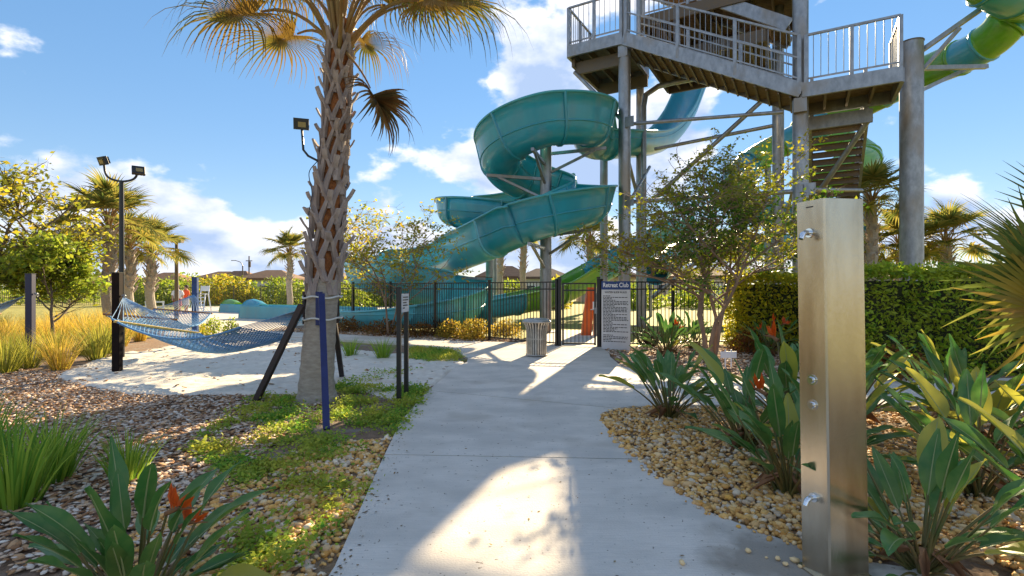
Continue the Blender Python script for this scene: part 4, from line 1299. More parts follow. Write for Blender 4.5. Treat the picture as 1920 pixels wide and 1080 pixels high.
def flower_mesh(seed):
    r_ = random.Random(seed); m = MB()
    m.tube([(0, 0, 0), (.01, 0, .35), (.03, 0, .72)], [.010, .009, .008], 6)
    n0 = len(m.f)
    m.tube([(.02, 0, .71), (.09, 0, .755), (.2, 0, .77)], [.016, .014, .002], 6)
    n1 = len(m.f)
    for k in range(5):
        a = r_.uniform(-.5, .9); b = r_.uniform(-.5, .5); L = r_.uniform(.12, .19)
        p = V((.05 + .012 * k, 0, .74)); d = V((math.sin(a), math.sin(b) * .6, math.cos(a))).normalized()
        s = d.cross(V((0, 1, 0))).normalized() * .022
        m.add([p, p + d * L * .5 + s, p + d * L, p + d * L * .5 - s], [(0, 1, 2, 3)])
        s = V((0, 1, 0)) * .016
        m.add([p, p + d * L * .5 + s, p + d * L, p + d * L * .5 - s], [(0, 1, 2, 3)])
    me = m.mesh('flower', [str_stem, dry_m, flower_o])
    me.polygons.foreach_set('material_index', [0] * n0 + [1] * (n1 - n0) + [2] * (len(m.f) - n1))
    return me
FL = [flower_mesh(s) for s in (1, 2, 3)]
def strelitzia(loc, s, n, label, seed, flowers=(), yellow=.15, tilt=.45, bias=None):
    r_ = random.Random(seed)
    o = thing('bird_of_paradise', label, 'plant', loc, 0, 'bird of paradise plants')
    n = int(n * 1.3)
    for i in range(n):
        a = i * 2.39996 + r_.uniform(-.3, .3)
        t = (i + .5) / n
        me = r_.choice(LY) if r_.random() < yellow else LV[(i * 5 + seed) % 8]
        link('leaf', me, o, V((math.cos(a), math.sin(a), 0)) * .09 * s * t, (r_.uniform(-.15, .15), tilt * t + r_.uniform(-.12, .12), a), s * r_.uniform(.75, 1.12))
    for a, tl, fs in flowers:
        link('flower', FL[seed % 3], o, (0, 0, 0), (0, R(tl), R(a)), s * fs)
    for i in range(9):
        a = r_.uniform(0, 6.28); m = MB()
        d = V((math.cos(a), math.sin(a), 0)); sdd = V((-math.sin(a), math.cos(a), 0))
        q = [d * x * s + V((0, 0, z * s)) for x, z in ((.04, r_.uniform(.1, .2)), (r_.uniform(.12, .2), r_.uniform(.06, .16)), (r_.uniform(.22, .38), .02))]
        m.add([q[0] - sdd * .015, q[0] + sdd * .015, q[1] + sdd * .03 * s, q[2], q[1] - sdd * .03 * s], [(0, 1, 2, 3, 4)]); m.build('dry_leaf', dry_m, o)
    return o
strelitzia(gr(1255, 782, .03), 1.0, 26, 'dark green bird of paradise at the corner of the pebble bed', 2, yellow=.08)
strelitzia(gr(1395, 838, .03), 1.0, 26, 'bird of paradise in the pebble bed second from the corner', 3, yellow=.05)
strelitzia(gr(1478, 925, .03), .95, 26, 'bird of paradise just left of the shower post', 5, ((120, 12, 1.1),), yellow=.1)
strelitzia((3.1, 5.7, .03), 1.15, 26, 'bird of paradise with orange bloom at the rear of the pebble bed', 6, ((100, 10, 1.2), (30, 20, 1.05)), yellow=.1)
strelitzia(gr(1728, 1072, .03), .84, 28, 'large bird of paradise just right of the shower post', 8, (), yellow=.15, tilt=.6)
strelitzia((3.55, 3.9, .03), 1.0, 22, 'bird of paradise with yellow leaves behind the shower at right', 9, (), yellow=.22)
strelitzia((3.35, 2.95, .03), 1.0, 22, 'bird of paradise cut by the right edge of the view', 10, yellow=.35, tilt=.6)
strelitzia((4.6, 5.0, .03), 1.05, 22, 'yellow green bird of paradise before the dark hedge', 12, yellow=.3)
strelitzia((4.4, 3.9, .03), 1.0, 18, 'bird of paradise beneath the fan palm at the right', 14, yellow=.2)
strelitzia((3.95, 6.0, .03), 1.05, 22, 'bird of paradise before the cross path right of the shower', 23, yellow=.2)
strelitzia((5.3, 6.2, .03), 1.1, 22, 'bird of paradise nearest the dark hedge foot at right', 24, yellow=.25)
strelitzia((2.75, 4.5, .03), .95, 20, 'bird of paradise directly behind the shower post', 25, yellow=.25)
strelitzia(gr(1250, 668, .03), 1.05, 30, 'dark bird of paradise clump beside the rules sign', 15, ((-60, 14, 1.0), (20, 22, .9)), yellow=.03)
strelitzia(gr(1300, 655, .03), .95, 24, 'bird of paradise between the rules sign and crape myrtle', 16, (), yellow=.05)
strelitzia(gr(1440, 668, .03), 1.0, 22, 'bird of paradise in bark mulch before the bright hedge', 18, ((-90, 10, 1.15), (-140, 25, 1.0), (-30, 18, 1.1)), yellow=.15)
strelitzia((-1.78, 2.42, 0), .82, 34, 'big bird of paradise in the lower left corner with orange bloom', 21, ((12, 12, .92), (28, 20, .8)), yellow=.08, tilt=.42)

# ================================================================ strappy grass clumps
blade_m = leafmat('grass_blade', [(.09, .22, .025), (.20, .32, .035), (.34, .42, .05), (.13, .26, .03)], .5, .45, 1.5)
blade_g = leafmat('grass_gold', [(.50, .34, .04), (.62, .44, .06), (.34, .30, .04), (.64, .46, .12), (.52, .32, .08)], .7, .5, 1.3)
blade_d = leafmat('spiky_dark', [(.03, .025, .02), (.06, .04, .03), (.025, .04, .02)], .6, .2, 1.2)
def clump_mesh(seed, n, h, wd, spread, droop, mt, name='blades'):
    r_ = random.Random(seed); vs, fs = [], []
    for k in range(n):
        a = r_.uniform(0, 2 * PI); rad = r_.random() ** .5
        p = V((math.cos(a), math.sin(a), 0)) * .12 * rad * spread * 2
        L = h * r_.uniform(.65, 1.1); ang = spread * rad * r_.uniform(.5, 1.2)
        b = len(vs); st = 5; w0 = wd * r_.uniform(.7, 1.2); tw = a + PI / 2 + r_.uniform(-.8, .8)
        sd_ = V((math.cos(tw), math.sin(tw), 0))
        for i in range(st + 1):
            t = i / st
            d = V((math.cos(a) * math.sin(ang), math.sin(a) * math.sin(ang), math.cos(ang)))
            hw = w0 * (1 - t) ** .6 if i < st else w0 * .05
            vs += [p - sd_ * hw, p + sd_ * hw]
            if i: fs.append((b + 2 * i - 2, b + 2 * i - 1, b + 2 * i + 1, b + 2 * i))
            p = p + d * (L / st); ang += droop * t * r_.uniform(.6, 1.3) / st * 2
    m = MB(); m.add(vs, fs)
    return m.mesh(name, mt)
def clump(name, me, loc, s, label, cat, group=None, rz=None, kid='blades'):
    o = thing(name, label, cat, loc, rnd.uniform(0, 6.28) if rz is None else rz, group)
    link(kid, me, o, None, None, s)['kind'] = 'stuff'
    return o
gm = [clump_mesh(s, 130, .62, .011, .55, .9, blade_m) for s in (1, 2, 3)]
clump('strappy_grass', gm[0], gr(25, 950), 1.12, 'broad green strappy grass clump at the left edge', 'grass clump', 'green strappy grass clumps')
clump('strappy_grass', gm[1], gr(95, 905), .98, 'green strappy grass clump touching the left edge clump', 'grass clump', 'green strappy grass clumps')
clump('strappy_grass', gm[1], gr(-40, 880), 1.1, 'green strappy grass cut by the left edge of view', 'grass clump', 'green strappy grass clumps')
clump('strappy_grass', gm[2], gr(238, 902), .72, 'small bright strappy grass clump alone on the bark chips', 'grass clump', 'green strappy grass clumps')
clump('strappy_grass', gm[0], gr(658, 671), .78, 'green strappy grass clump just right of the palm trunk', 'grass clump', 'green strappy grass clumps')
clump('strappy_grass', gm[1], gr(718, 674), .85, 'green strappy grass clump left of the two black sign posts', 'grass clump', 'green strappy grass clumps')
mg = [clump_mesh(s, 230, .95, .006, .6, 1.2, blade_g) for s in (5, 6, 7)]
mg2 = [clump_mesh(s, 170, .85, .008, .7, 1.0, leafmat('grass_yellow_green', [(.22, .24, .03), (.34, .30, .05), (.14, .19, .03)], .6, .5, 1.4)) for s in (8, 9)]
r5 = random.Random(31)
for px, py in ((60, 690), (120, 693), (180, 675), (15, 700), (35, 672), (150, 665), (95, 668), (205, 662), (0, 655), (60, 650), (120, 648), (170, 646), (230, 650), (20, 640), (90, 636), (150, 634), (205, 634), (265, 640), (50, 628), (120, 625), (185, 624), (240, 628), (0, 622), (300, 632), (-30, 665), (-40, 690), (-60, 640)):
    p = gr(px + r5.uniform(-8, 8), py)
    near_ = py > 660
    clump('ornamental_grass', r5.choice(mg2 if near_ and r5.random() < .6 else mg), p, r5.uniform(.9, 1.2) * (1 if near_ else .95), 'golden ornamental grass tuft in the massed bed at left', 'grass clump', 'golden ornamental grasses')
# ================================================================ weeds (ground cover)
weed_m = leafmat('weed_leaf', [(.07, .22, .025), (.16, .34, .035), (.34, .44, .05), (.10, .26, .03), (.56, .52, .07)], .6, .4, 1.4, ((.42, .42, .06), 1.6))
weed_poly = [gr(440, 770), gr(480, 745), gr(560, 748), gr(640, 722), gr(760, 728), gr(800, 735), gr(790, 770), gr(740, 830), gr(712, 880), gr(690, 940), gr(560, 1080), gr(420, 1090), gr(470, 960), gr(400, 870), gr(300, 880), gr(380, 820)]
def weed_d(x, y):
    return max(0.03, min(1, .18 + 1.3 * mnoise.noise(V((x * 1.7, y * 1.7, 2.0))) + .9 * mnoise.noise(V((x * 4.3, y * 4.3, 5.0)))))
wp = []
for x, y in rand_in(weed_poly, 2300, weed_d):
    for _ in range(rnd.randint(7, 14)):
        wp.append((x + rnd.gauss(0, .05), y + rnd.gauss(0, .05), rnd.uniform(.01, .06 + .09 * max(0, lump(x * 2.3, y * 2.3)))))
o = link('ground_cover', leaf_mesh('ground_cover', wp, .038, weed_m, .5, .6)); tag(o, 'low green and yellow weeds between the palm and the walkway', 'ground cover', kind='stuff')
wp = []
for x, y in rand_in([gr(770, 658), gr(850, 662), gr(866, 680), gr(800, 683), gr(765, 676)], 420):
    for _ in range(12): wp.append((x + rnd.gauss(0, .06), y + rnd.gauss(0, .06), rnd.uniform(.01, .13)))
o = link('turf_tuft', leaf_mesh('turf_tuft', wp, .07, weed_m, .2, .25, out=(0, 0, .8))); tag(o, 'rounded patch of short turf at the fork of the walkway', 'grass', kind='stuff')
wp = [(x + rnd.gauss(0, .03), y + rnd.gauss(0, .03), rnd.uniform(.02, .09)) for x, y in rand_in([gr(690, 700), gr(790, 695), gr(740, 715), gr(650, 720)], 60) for _ in range(8)]
o = link('sand_weeds', leaf_mesh('sand_weeds', wp, .05, weed_m, .3, .4)); tag(o, 'scattered green weeds in the sand behind the sign posts', 'ground cover', kind='stuff')
# ================================================================ trees and shrubs
bark_m = mat('crape_bark', (.30, .20, .13), .8, col2=(.19, .12, .08), scale=6, stretch=(1, 1, .3))
bark_d = mat('tree_bark', (.17, .13, .10), .9, col2=(.10, .08, .06), scale=10, bump=.6, bscale=30)
leaf_dk = leafmat('crape_leaf_dark', [(.02, .07, .008), (.05, .13, .012), (.11, .20, .015), (.28, .28, .02)], .45, .4, 1.6, ((.36, .30, .015), .5))
leaf_or = leafmat('crape_leaf_autumn', [(.24, .28, .03), (.42, .38, .03), (.32, .34, .03), (.50, .32, .03), (.16, .20, .02)], .5, .5, 1.5)
leaf_ye = leafmat('tree_leaf_yellow', [(.18, .22, .02), (.36, .32, .03), (.46, .36, .03), (.26, .27, .025), (.14, .17, .02)], .5, .5, 1.5)
leaf_gr = leafmat('tree_leaf_green', [(.11, .18, .02), (.20, .27, .03), (.32, .34, .03), (.14, .21, .025)], .5, .5, 1.5)
def branching(base, stems, height, spread, seed, levels=3, r0=.045, kids=3, first=.35, up=.5, wob=.15):
    """returns list of (polyline, radii) and twig end points"""
    r_ = random.Random(seed); lines, tips = [], []
    def grow(p, d, L, r, lv):
        pts = [p]; q = p; n = 5
        for i in range(n):
            d = (d + V((r_.gauss(0, wob), r_.gauss(0, wob), r_.gauss(0, wob * .6) + .03 * up))).normalized()
            q = q + d * (L / n); pts.append(q)
        lines.append((pts, [r * (1 - .55 * i / n) for i in range(n + 1)]))
        if lv == 0:
            tips.extend(pts[2:]); return
        if lv == 1: tips.extend(pts[3:])
        for k in range(kids + (1 if lv > 1 else 0)):
            t = first + (1 - first) * (k + r_.random() * .7) / (kids + .7)
            i = min(n - 1, int(t * n)); s = pts[i].lerp(pts[i + 1], t * n - i)
            a = r_.uniform(0, 2 * PI); o_ = V((math.cos(a), math.sin(a), r_.uniform(-.1, .5)))
            grow(s, (d * .55 + o_ * spread).normalized(), L * r_.uniform(.5, .75), r * .55, lv - 1)
        grow(q, d, L * .55, r * .5, lv - 1)
    for k in range(stems):
        a = 2 * PI * k / max(1, stems) + r_.uniform(-.4, .4)
        d = V((math.cos(a) * .28, math.sin(a) * .28, 1)).normalized() if stems > 1 else V((r_.uniform(-.08, .08), r_.uniform(-.08, .08), 1)).normalized()
        grow(V(base) + V((math.cos(a), math.sin(a), 0)) * (.09 if stems > 1 else 0), d, height * r_.uniform(.85, 1.05), r0, levels)
    return lines, tips
def tree(name, label, loc, stems, height, spread, seed, lm, bm, per=8, lsize=.07, scat=.12, levels=3, r0=.045, kids=3, first=.35, group=None, zmin=0.0, up=.5, keep=None, cat='tree'):
    o = thing(name, label, cat, loc, 0, group)
    lines, tips = branching((0, 0, 0), stems, height, spread, seed, levels, r0, kids, first, up)
    m = MB(); b = MB()
    for pts, rad in lines:
        (m if rad[0] > r0 * .9 else b).tube(pts, [max(.003, r) for r in rad], 7 if rad[0] > r0 * .9 else 4, False)
    pts = []
    r_ = random.Random(seed + 1)
    for t in tips:
        if t.z < zmin: continue
        if keep and not keep(t): continue
        for _s in range(2):
            dv = V((r_.gauss(0, 1), r_.gauss(0, 1), r_.gauss(0, .45))).normalized()
            L_ = scat * r_.uniform(1.2, 2.4); e_ = t + dv * L_ + V((0, 0, -.15 * L_))
            b.tube([t, e_], [.004, .002], 3, False)
            for _ in range(per // 2 + r_.randint(0, 2)):
                q = t.lerp(e_, r_.uniform(.1, 1.05))
                pts.append((q.x + r_.gauss(0, lsize * .3), q.y + r_.gauss(0, lsize * .3), q.z + r_.gauss(0, lsize * .25)))
    m.build('trunk', bm, o); b.build('branches', bm, o)
    k = link('crown', leaf_mesh('crown', pts, lsize, lm, .35, .55), o); k['kind'] = 'stuff'
    return o
tree('crape_myrtle', 'multi-stemmed crape myrtle with dense green crown right of the sign', gr(1330, 678, .03), 5, 2.55, 1.0, 4, leaf_dk, bark_m, 4, .085, .12, 3, .05, 3, .5, zmin=1.0, keep=lambda t: not (t.x < -.8 and t.z > 3.5))
tree('crape_myrtle', 'sparse crape myrtle with yellow autumn leaves left of the sign posts', V((-4.05, 17.0, 0)), 4, 2.7, .9, 9, leaf_or, bark_m, 3, .12, .2, 3, .035, 2, .4, zmin=1.2)
# left trees
tree('shade_tree', 'broad yellow leaved tree rising at the left edge', V((-14.3, 13.4, 0)), 1, 3.1, 1.0, 12, leaf_ye, bark_d, 3, .14, .2, 3, .10, 4, .4, zmin=1.9, keep=lambda t: t.z < 5.9)
tree('young_tree', 'slim young green tree among the grasses at left', V(((100 - 960) / F * 13.5, 13.5, 0)), 1, 1.75, .75, 17, leaf_gr, bark_d, 10, .13, .2, 3, .05, 4, .35, zmin=1.5)
# hedges
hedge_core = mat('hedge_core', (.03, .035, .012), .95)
def hedge(name, label, x0, x1, y0, y1, h, lm, n, rz=0.0, size=.07):
    c = V(((x0 + x1) / 2, (y0 + y1) / 2, 0)); o = thing(name, label, 'hedge', c, rz)
    wx, wy = (x1 - x0) / 2, (y1 - y0) / 2
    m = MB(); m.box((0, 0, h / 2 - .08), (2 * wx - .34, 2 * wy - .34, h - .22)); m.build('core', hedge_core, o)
    pts = []; r_ = random.Random(int(x0 * 10))
    A = [(2 * wx * h, 0), (2 * wx * h * .35, 1), (2 * wx * 2 * wy * 1.3, 2), (2 * wy * h, 3), (2 * wy * h, 4)]
    tot = sum(a for a, _ in A)
    for _ in range(n):
        q = r_.uniform(0, tot); f = 0
        for a, f in A:
            if q < a: break
            q -= a
        u, v_ = r_.uniform(-1, 1), r_.uniform(0, 1)
        dd = abs(r_.gauss(0, .07)) - .05
        if f == 0: p = (u * wx, -wy + dd, v_ * h)
        elif f == 1: p = (u * wx, wy - dd, v_ * h)
        elif f == 2: p = (u * wx, r_.uniform(-wy, wy), h - dd)
        elif f == 3: p = (-wx + dd, r_.uniform(-wy, wy), v_ * h)
        else: p = (wx - dd, r_.uniform(-wy, wy), v_ * h)
        b = .07 * lump(p[0] * 1.3 + c.x, p[2] * 1.7 + p[1], 1.0)
        k = 1 + b * .6
        pts.append((p[0] * k, p[1] - b * .9, p[2] * (1 + b * .45)))
    for _ in range(n // 60):                       # stray shoots
        x_, y_ = r_.uniform(-wx, wx), r_.uniform(-wy, wy); hh = r_.uniform(.06, .2)
        pts += [(x_ + r_.gauss(0, .015), y_ + r_.gauss(0, .015), h - .04 + hh * j / 5) for j in range(6)]
    link('foliage', leaf_mesh('foliage', pts, size, lm, .1, .5), o)['kind'] = 'stuff'
    return o
hedge_dk = leafmat('hedge_leaf', [(.06, .14, .012), (.14, .26, .02), (.26, .38, .03), (.44, .48, .04), (.16, .12, .03)], .36, .42, 1.8, ((.30, .34, .03), 1.2))
hedge_sunlit = leafmat('hedge_leaf_sunlit', [(.16, .21, .015), (.40, .38, .025), (.62, .50, .03), (.26, .29, .02)], .45, .4, 1.6)  # yellow sunlight put into the leaf colour of the left hedge
hedge('clipped_hedge', 'sunlit yellow green clipped hedge left of the shower post', 5.75, 8.0, 12.6, 13.8, 1.88, hedge_sunlit, 9000, 0, .10)
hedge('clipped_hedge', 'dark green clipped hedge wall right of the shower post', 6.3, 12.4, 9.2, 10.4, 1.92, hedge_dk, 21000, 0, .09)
# shrubs
def shrub(name, label, loc, rx, rz_, n, lm, size, group=None, cat='shrub'):
    o = thing(name, label, cat, loc, 0, group); pts = []
    r_ = random.Random(int(abs(loc[0]) * 100) + n)
    for _ in range(n):
        a, b = r_.uniform(0, 2 * PI), r_.uniform(-.1, 1); q = r_.random() ** .4
        rr = math.sqrt(max(0, 1 - b * b)) * q * (1 + .18 * math.sin(a * 3 + b * 4))
        pts.append((math.cos(a) * rr * rx, math.sin(a) * rr * rx, max(.02, .08 + b * q * rz_)))
    link('foliage', leaf_mesh('foliage', pts, size, lm, .1, .5), o)['kind'] = 'stuff'
    m = MB()
    for k in range(6):
        a = k * 1.05; m.tube([(0, 0, 0), (math.cos(a) * rx * .3, math.sin(a) * rx * .3, rz_ * .5), (math.cos(a) * rx * .55, math.sin(a) * rx * .55, rz_ * .8)], [.014, .01, .004], 5, False)
    m.build('stems', bark_d, o)
    return o
gold_l = leafmat('gold_shrub_leaf', [(.36, .25, .03), (.45, .32, .05), (.22, .20, .03), (.30, .16, .03)], .5, .5, 1.4)
red_l = leafmat('red_shrub_leaf', [(.16, .05, .02), (.28, .12, .03), (.10, .06, .02), (.34, .2, .04)], .6, .4, 1.3)
shrub('golden_shrub', 'larger golden shrub inside the bed before the fence', (-1.15, 15.75, 0), .62, .62, 1500, gold_l, .09, 'golden shrubs along the fence')
shrub('golden_shrub', 'golden shrub left of the larger golden one by the fence', (-1.95, 16.2, 0), .5, .5, 1000, gold_l, .09, 'golden shrubs along the fence')
shrub('golden_shrub', 'small golden shrub nearest the trash can behind the fence', (-.2, 16.4, 0), .5, .55, 900, gold_l, .09, 'golden shrubs along the fence')
shrub('rusty_shrub', 'low rust coloured shrub under the sparse crape myrtle', (-4.3, 17.3, 0), .8, .5, 900, red_l, .09, 'rusty shrubs in the fence bed')
shrub('rusty_shrub', 'low rust coloured shrub between crape myrtle and golden shrubs', (-3.0, 16.7, 0), .6, .4, 700, red_l, .09, 'rusty shrubs in the fence bed')
shrub('rusty_shrub', 'low rust coloured shrub at the palm end of the fence bed', (-5.9, 18.3, 0), .7, .5, 800, red_l, .09, 'rusty shrubs in the fence bed')
shrub('rusty_shrub', 'reddish shrub between white plant label and bright hedge', gr(1405, 664, .03), .45, .55, 700, red_l, .09, 'rusty shrubs in the fence bed')
shrub('rusty_shrub', 'red tinged shrub at the foot of the dark hedge', (6.6, 8.95, .03), .6, .5, 900, red_l, .09, 'rusty shrubs in the fence bed')
shrub('deck_shrub', 'small yellow green shrub at the pool deck edge, left one', gr(400, 628), .42, .55, 600, leaf_gr, .08, 'shrubs at the deck edge')
shrub('deck_shrub', 'small yellow green shrub at the pool deck edge, right one', gr(434, 628), .28, .5, 400, leaf_gr, .08, 'shrubs at the deck edge')
shrub('deck_shrub', 'yellow shrub behind the hammock at the deck edge', gr(372, 632), .4, .4, 500, leaf_ye, .08, 'shrubs at the deck edge')
sp = clump_mesh(41, 70, .8, .022, .9, .3, blade_d)
clump('spiky_plant', sp, (-2.35, 16.95, 0), 1.0, 'dark spiky plant in the bed before the fence', 'plant')
clump('spiky_plant', clump_mesh(42, 60, .8, .02, .7, .3, blade_m), (-1.6, 17.6, 0), .8, 'green spiky plant behind the fence by the teal column', 'plant')
clump('spiky_plant', sp, gr(1215, 650, .03), .95, 'dark spiky plant just right of the rules sign', 'plant')

# plant label sign
wl_ = thing('plant_label', 'small blank white sign on two stakes in the bark bed', 'sign', gr(1366, 690, .03), .1)
white_clean = mat('white_plastic', (.72, .73, .76), .5)
m = MB(); m.box((0, 0, .26), (.33, .012, .13)); m.build('plate', white_clean, wl_)
for x in (-.06, .06):
    m = MB(); m.box((x, .012, .18), (.025, .012, .36)); m.build('stake', white_clean, wl_)

# ================================================================ fan palm at the right edge
fan_g = leafmat('fan_leaf_green', [(.06, .10, .02), (.12, .15, .03), (.20, .20, .04)], .45, .45, 1.6)
fan_y = leafmat('fan_leaf_yellow', [(.30, .24, .03), (.42, .28, .04), (.24, .23, .04), (.36, .20, .05)], .5, .5, 1.5)
fp = thing('fan_palm', 'fan palm with stiff yellow and green leaves at the right edge', 'palm tree', (5.2, 4.3, .02))
m = MB(); m.tube([(0, 0, 0), (.03, 0, .6), (.02, .02, 1.15), (0, 0, 1.35)], [.17, .16, .15, .1], 16); m.build('trunk', fibre_m, fp)
fk = dict(n=46, spread=140, cost=.12, split=.5)
FA = frond_mesh(51, .62, .92, droop=.12, wd=.030, mt=fan_g, arch=.1, fold=.05, **fk)
FB = frond_mesh(52, .6, .98, droop=.15, wd=.034, mt=fan_y, arch=.1, fold=.05, **fk)
FC = frond_mesh(53, .7, .85, droop=.2, wd=.032, mt=fan_y, arch=.1, fold=.05, **fk)
for me, a, pitch, roll, z, s in ((FA, 178, 26, 70, 1.35, .95), (FB, 184, 6, -75, 1.3, .95), (FC, 205, -16, 60, 1.1, .8), (FA, 120, 45, 20, 1.3, 1), (FB, 60, 40, 0, 1.3, 1), (FA, 0, 35, 0, 1.3, 1), (FA, -60, 45, 10, 1.3, 1), (FA, 90, 70, 0, 1.35, 1), (FC, 215, -30, 20, .75, .9)):
    link('frond', me, fp, (0, 0, z), (R(roll), -R(pitch), R(a)), s)

# ================================================================ background palms
far_fr = [frond_mesh(s, .95, .95, 30, 140, dr, .3, .045, frond_far, .4) for s, dr in ((61, .8), (62, 1.3), (63, 1.9))]
def far_palm(px, base_y, top_y, Y, label, s=1.0, n=26, boots=True):
    x = (px - 960) / F * Y; zt = at(px, top_y, Y).z
    o = thing('background_palm', label, 'palm tree', (x, Y, 0), 0, 'cabbage palms in the background')
    m = MB(); r_ = random.Random(int(px)); N = 26
    pts = [(.04 * math.sin(i * .4), .03 * math.cos(i * .3), zt * i / N) for i in range(N + 1)]
    m.tube(pts, [(.2 - .03 * i / N) * s + (.035 * s * (i % 2) if i > N * .45 and boots else 0) for i in range(N + 1)], 12, True, False)
    m.build('trunk', trunk_m, o)
    if boots:
        b = MB()
        for k in range(36):
            z = zt * (.45 + .53 * k / 36); a = k * 2.4; c = V((math.cos(a), math.sin(a), 0))
            b.bar(c * .17 * s + V((0, 0, z)), c * .34 * s + V((0, 0, z + .24)), .09 * s, .03)
        b.build('leaf_boots', boot_m, o)['kind'] = 'stuff'
    for i in range(n):
        t = i / n; a = i * 2.39996; pitch = 78 - 105 * t + r_.uniform(-8, 8)
        link('frond', far_fr[min(2, int(t * 3))], o, (0, 0, zt - .1 * t), (r_.uniform(-.3, .3), -R(pitch), a), s * r_.uniform(.85, 1.1))
far_palm(204, 0, 430, 17, 'tallest cabbage palm left of the double flood light post', .95)
far_palm(243, 0, 468, 21, 'middle cabbage palm of the three by the lamp post', .95)
far_palm(283, 0, 478, 24, 'right hand cabbage palm of the three by the lamp post', 1.0)
far_palm(543, 0, 478, 42, 'small cabbage palm just left of the big trunk', 1.2)
far_palm(1106, 0, 455, 34, 'cabbage palm seen under the teal slide beside the tower', 1.2)
far_palm(938, 0, 440, 36, 'cabbage palm behind the slide spiral, left trunk', 1.2)
far_palm(981, 0, 430, 37, 'cabbage palm behind the slide spiral, right trunk', 1.2)
far_palm(1635, 0, 385, 20, 'palm crown peeking right of the shower post top', 1.0, 24)
far_palm(1690, 0, 470, 24, 'low palm crown behind the thick grey column', 1.15, 26)
far_palm(1775, 0, 462, 22, 'palm right of the thick grey column above the hedge', 1.05, 26)
far_palm(1385, 0, 478, 40, 'distant palm behind the crape myrtle and tower', 1.2)

# ================================================================ houses
wall_c = [mat('stucco_' + n, c, .9, col2=tuple(x * .92 for x in c), scale=.6) for n, c in (('cream', (.62, .52, .40)), ('grey', (.50, .50, .52)), ('white', (.62, .60, .56)), ('tan', (.55, .42, .30)))]
roof_c = [mat('roof_' + n, c, .9, col2=tuple(x * .75 for x in c), scale=3, det=6) for n, c in (('brown', (.21, .115, .065)), ('rust', (.27, .14, .07)), ('dark', (.14, .09, .07)))]
win_m = mat('house_window', (.05, .07, .09), .15)
trim_m = mat('house_trim', (.7, .68, .64), .7)
def house(px, Y, wpx, eave_y, ridge_y, wi, ri, label, rz=0.0):
    x = (px - 960) / F * Y; W = wpx / F * Y; D = W * .8
    he = at(px, eave_y, Y).z; hr = at(px, ridge_y, Y).z
    o = thing('house', label, 'house', (x, Y + D / 2, 0), rz, 'houses across the lawn')
    m = MB(); m.box((0, 0, he / 2), (W, D, he)); m.build('wall', wall_c[wi], o)
    e = .5; a = [(-W / 2 - e, -D / 2 - e, he), (W / 2 + e, -D / 2 - e, he), (W / 2 + e, D / 2 + e, he), (-W / 2 - e, D / 2 + e, he)]
    rg = max(.2, W / 2 - D / 2 + .4)
    m = MB(); vs = a + [(x_, y_, z_ + .25) for x_, y_, z_ in a] + [(-rg, 0, hr), (rg, 0, hr)]
    m.add(vs, [(3, 2, 1, 0), (0, 1, 5, 4), (1, 2, 6, 5), (2, 3, 7, 6), (3, 0, 4, 7), (4, 5, 9, 8), (5, 6, 9), (6, 7, 8, 9), (7, 4, 8)]); m.build('roof', roof_c[ri], o)
    for k in (-.32, 0, .32):
        for z in ([he * .3, he * .74] if he > 4.5 else [he * .5]):
            m = MB(); m.box((k * W, -D / 2 - .02, z), (1.1, .06, 1.3)); f = m.build('window', trim_m, o)
            m = MB(); m.box((k * W, -D / 2 - .055, z), (.92, .02, 1.12)); m.build('pane', win_m, f)
    m = MB(); m.box((W * .17, -D / 2 - .02, 1.05), (.95, .05, 2.1)); m.build('door', trim_m, o)
house(405, 75, 70, 524, 508, 0, 0, 'brown roofed house left of the far street light')
house(497, 62, 88, 525, 505, 2, 0, 'house with brown hip roof and pale wall near the small palm', 0)
house(437, 74, 62, 526, 507, 1, 1, 'grey walled house with rust roof in the far row')
house(600, 70, 80, 522, 503, 1, 2, 'dark roofed house behind the palm trunk')
house(300, 80, 70, 527, 510, 3, 1, 'house behind the three palms at left')
house(660, 78, 70, 525, 508, 0, 0, 'house behind the sparse crape myrtle')
house(945, 60, 92, 522, 497, 0, 0, 'tan house behind the slide spiral')
house(1022, 56, 84, 523, 502, 2, 2, 'pale house right of the spiral column')
house(1140, 58, 100, 520, 495, 3, 2, 'house behind the teal flume at the gate')
house(1330, 66, 110, 520, 500, 0, 0, 'house seen through the crape myrtle under the tower')
house(1240, 74, 80, 522, 503, 1, 1, 'house behind the tower columns')
house(1660, 60, 110, 522, 507, 1, 1, 'house roof just above the hedge beside the grey column')
house(1810, 56, 150, 522, 503, 3, 1, 'house roof above the hedge at the far right')
house(120, 85, 80, 530, 513, 2, 0, 'house behind the young tree at the left')
house(210, 78, 60, 528, 512, 0, 1, 'house just left of the double flood light post')
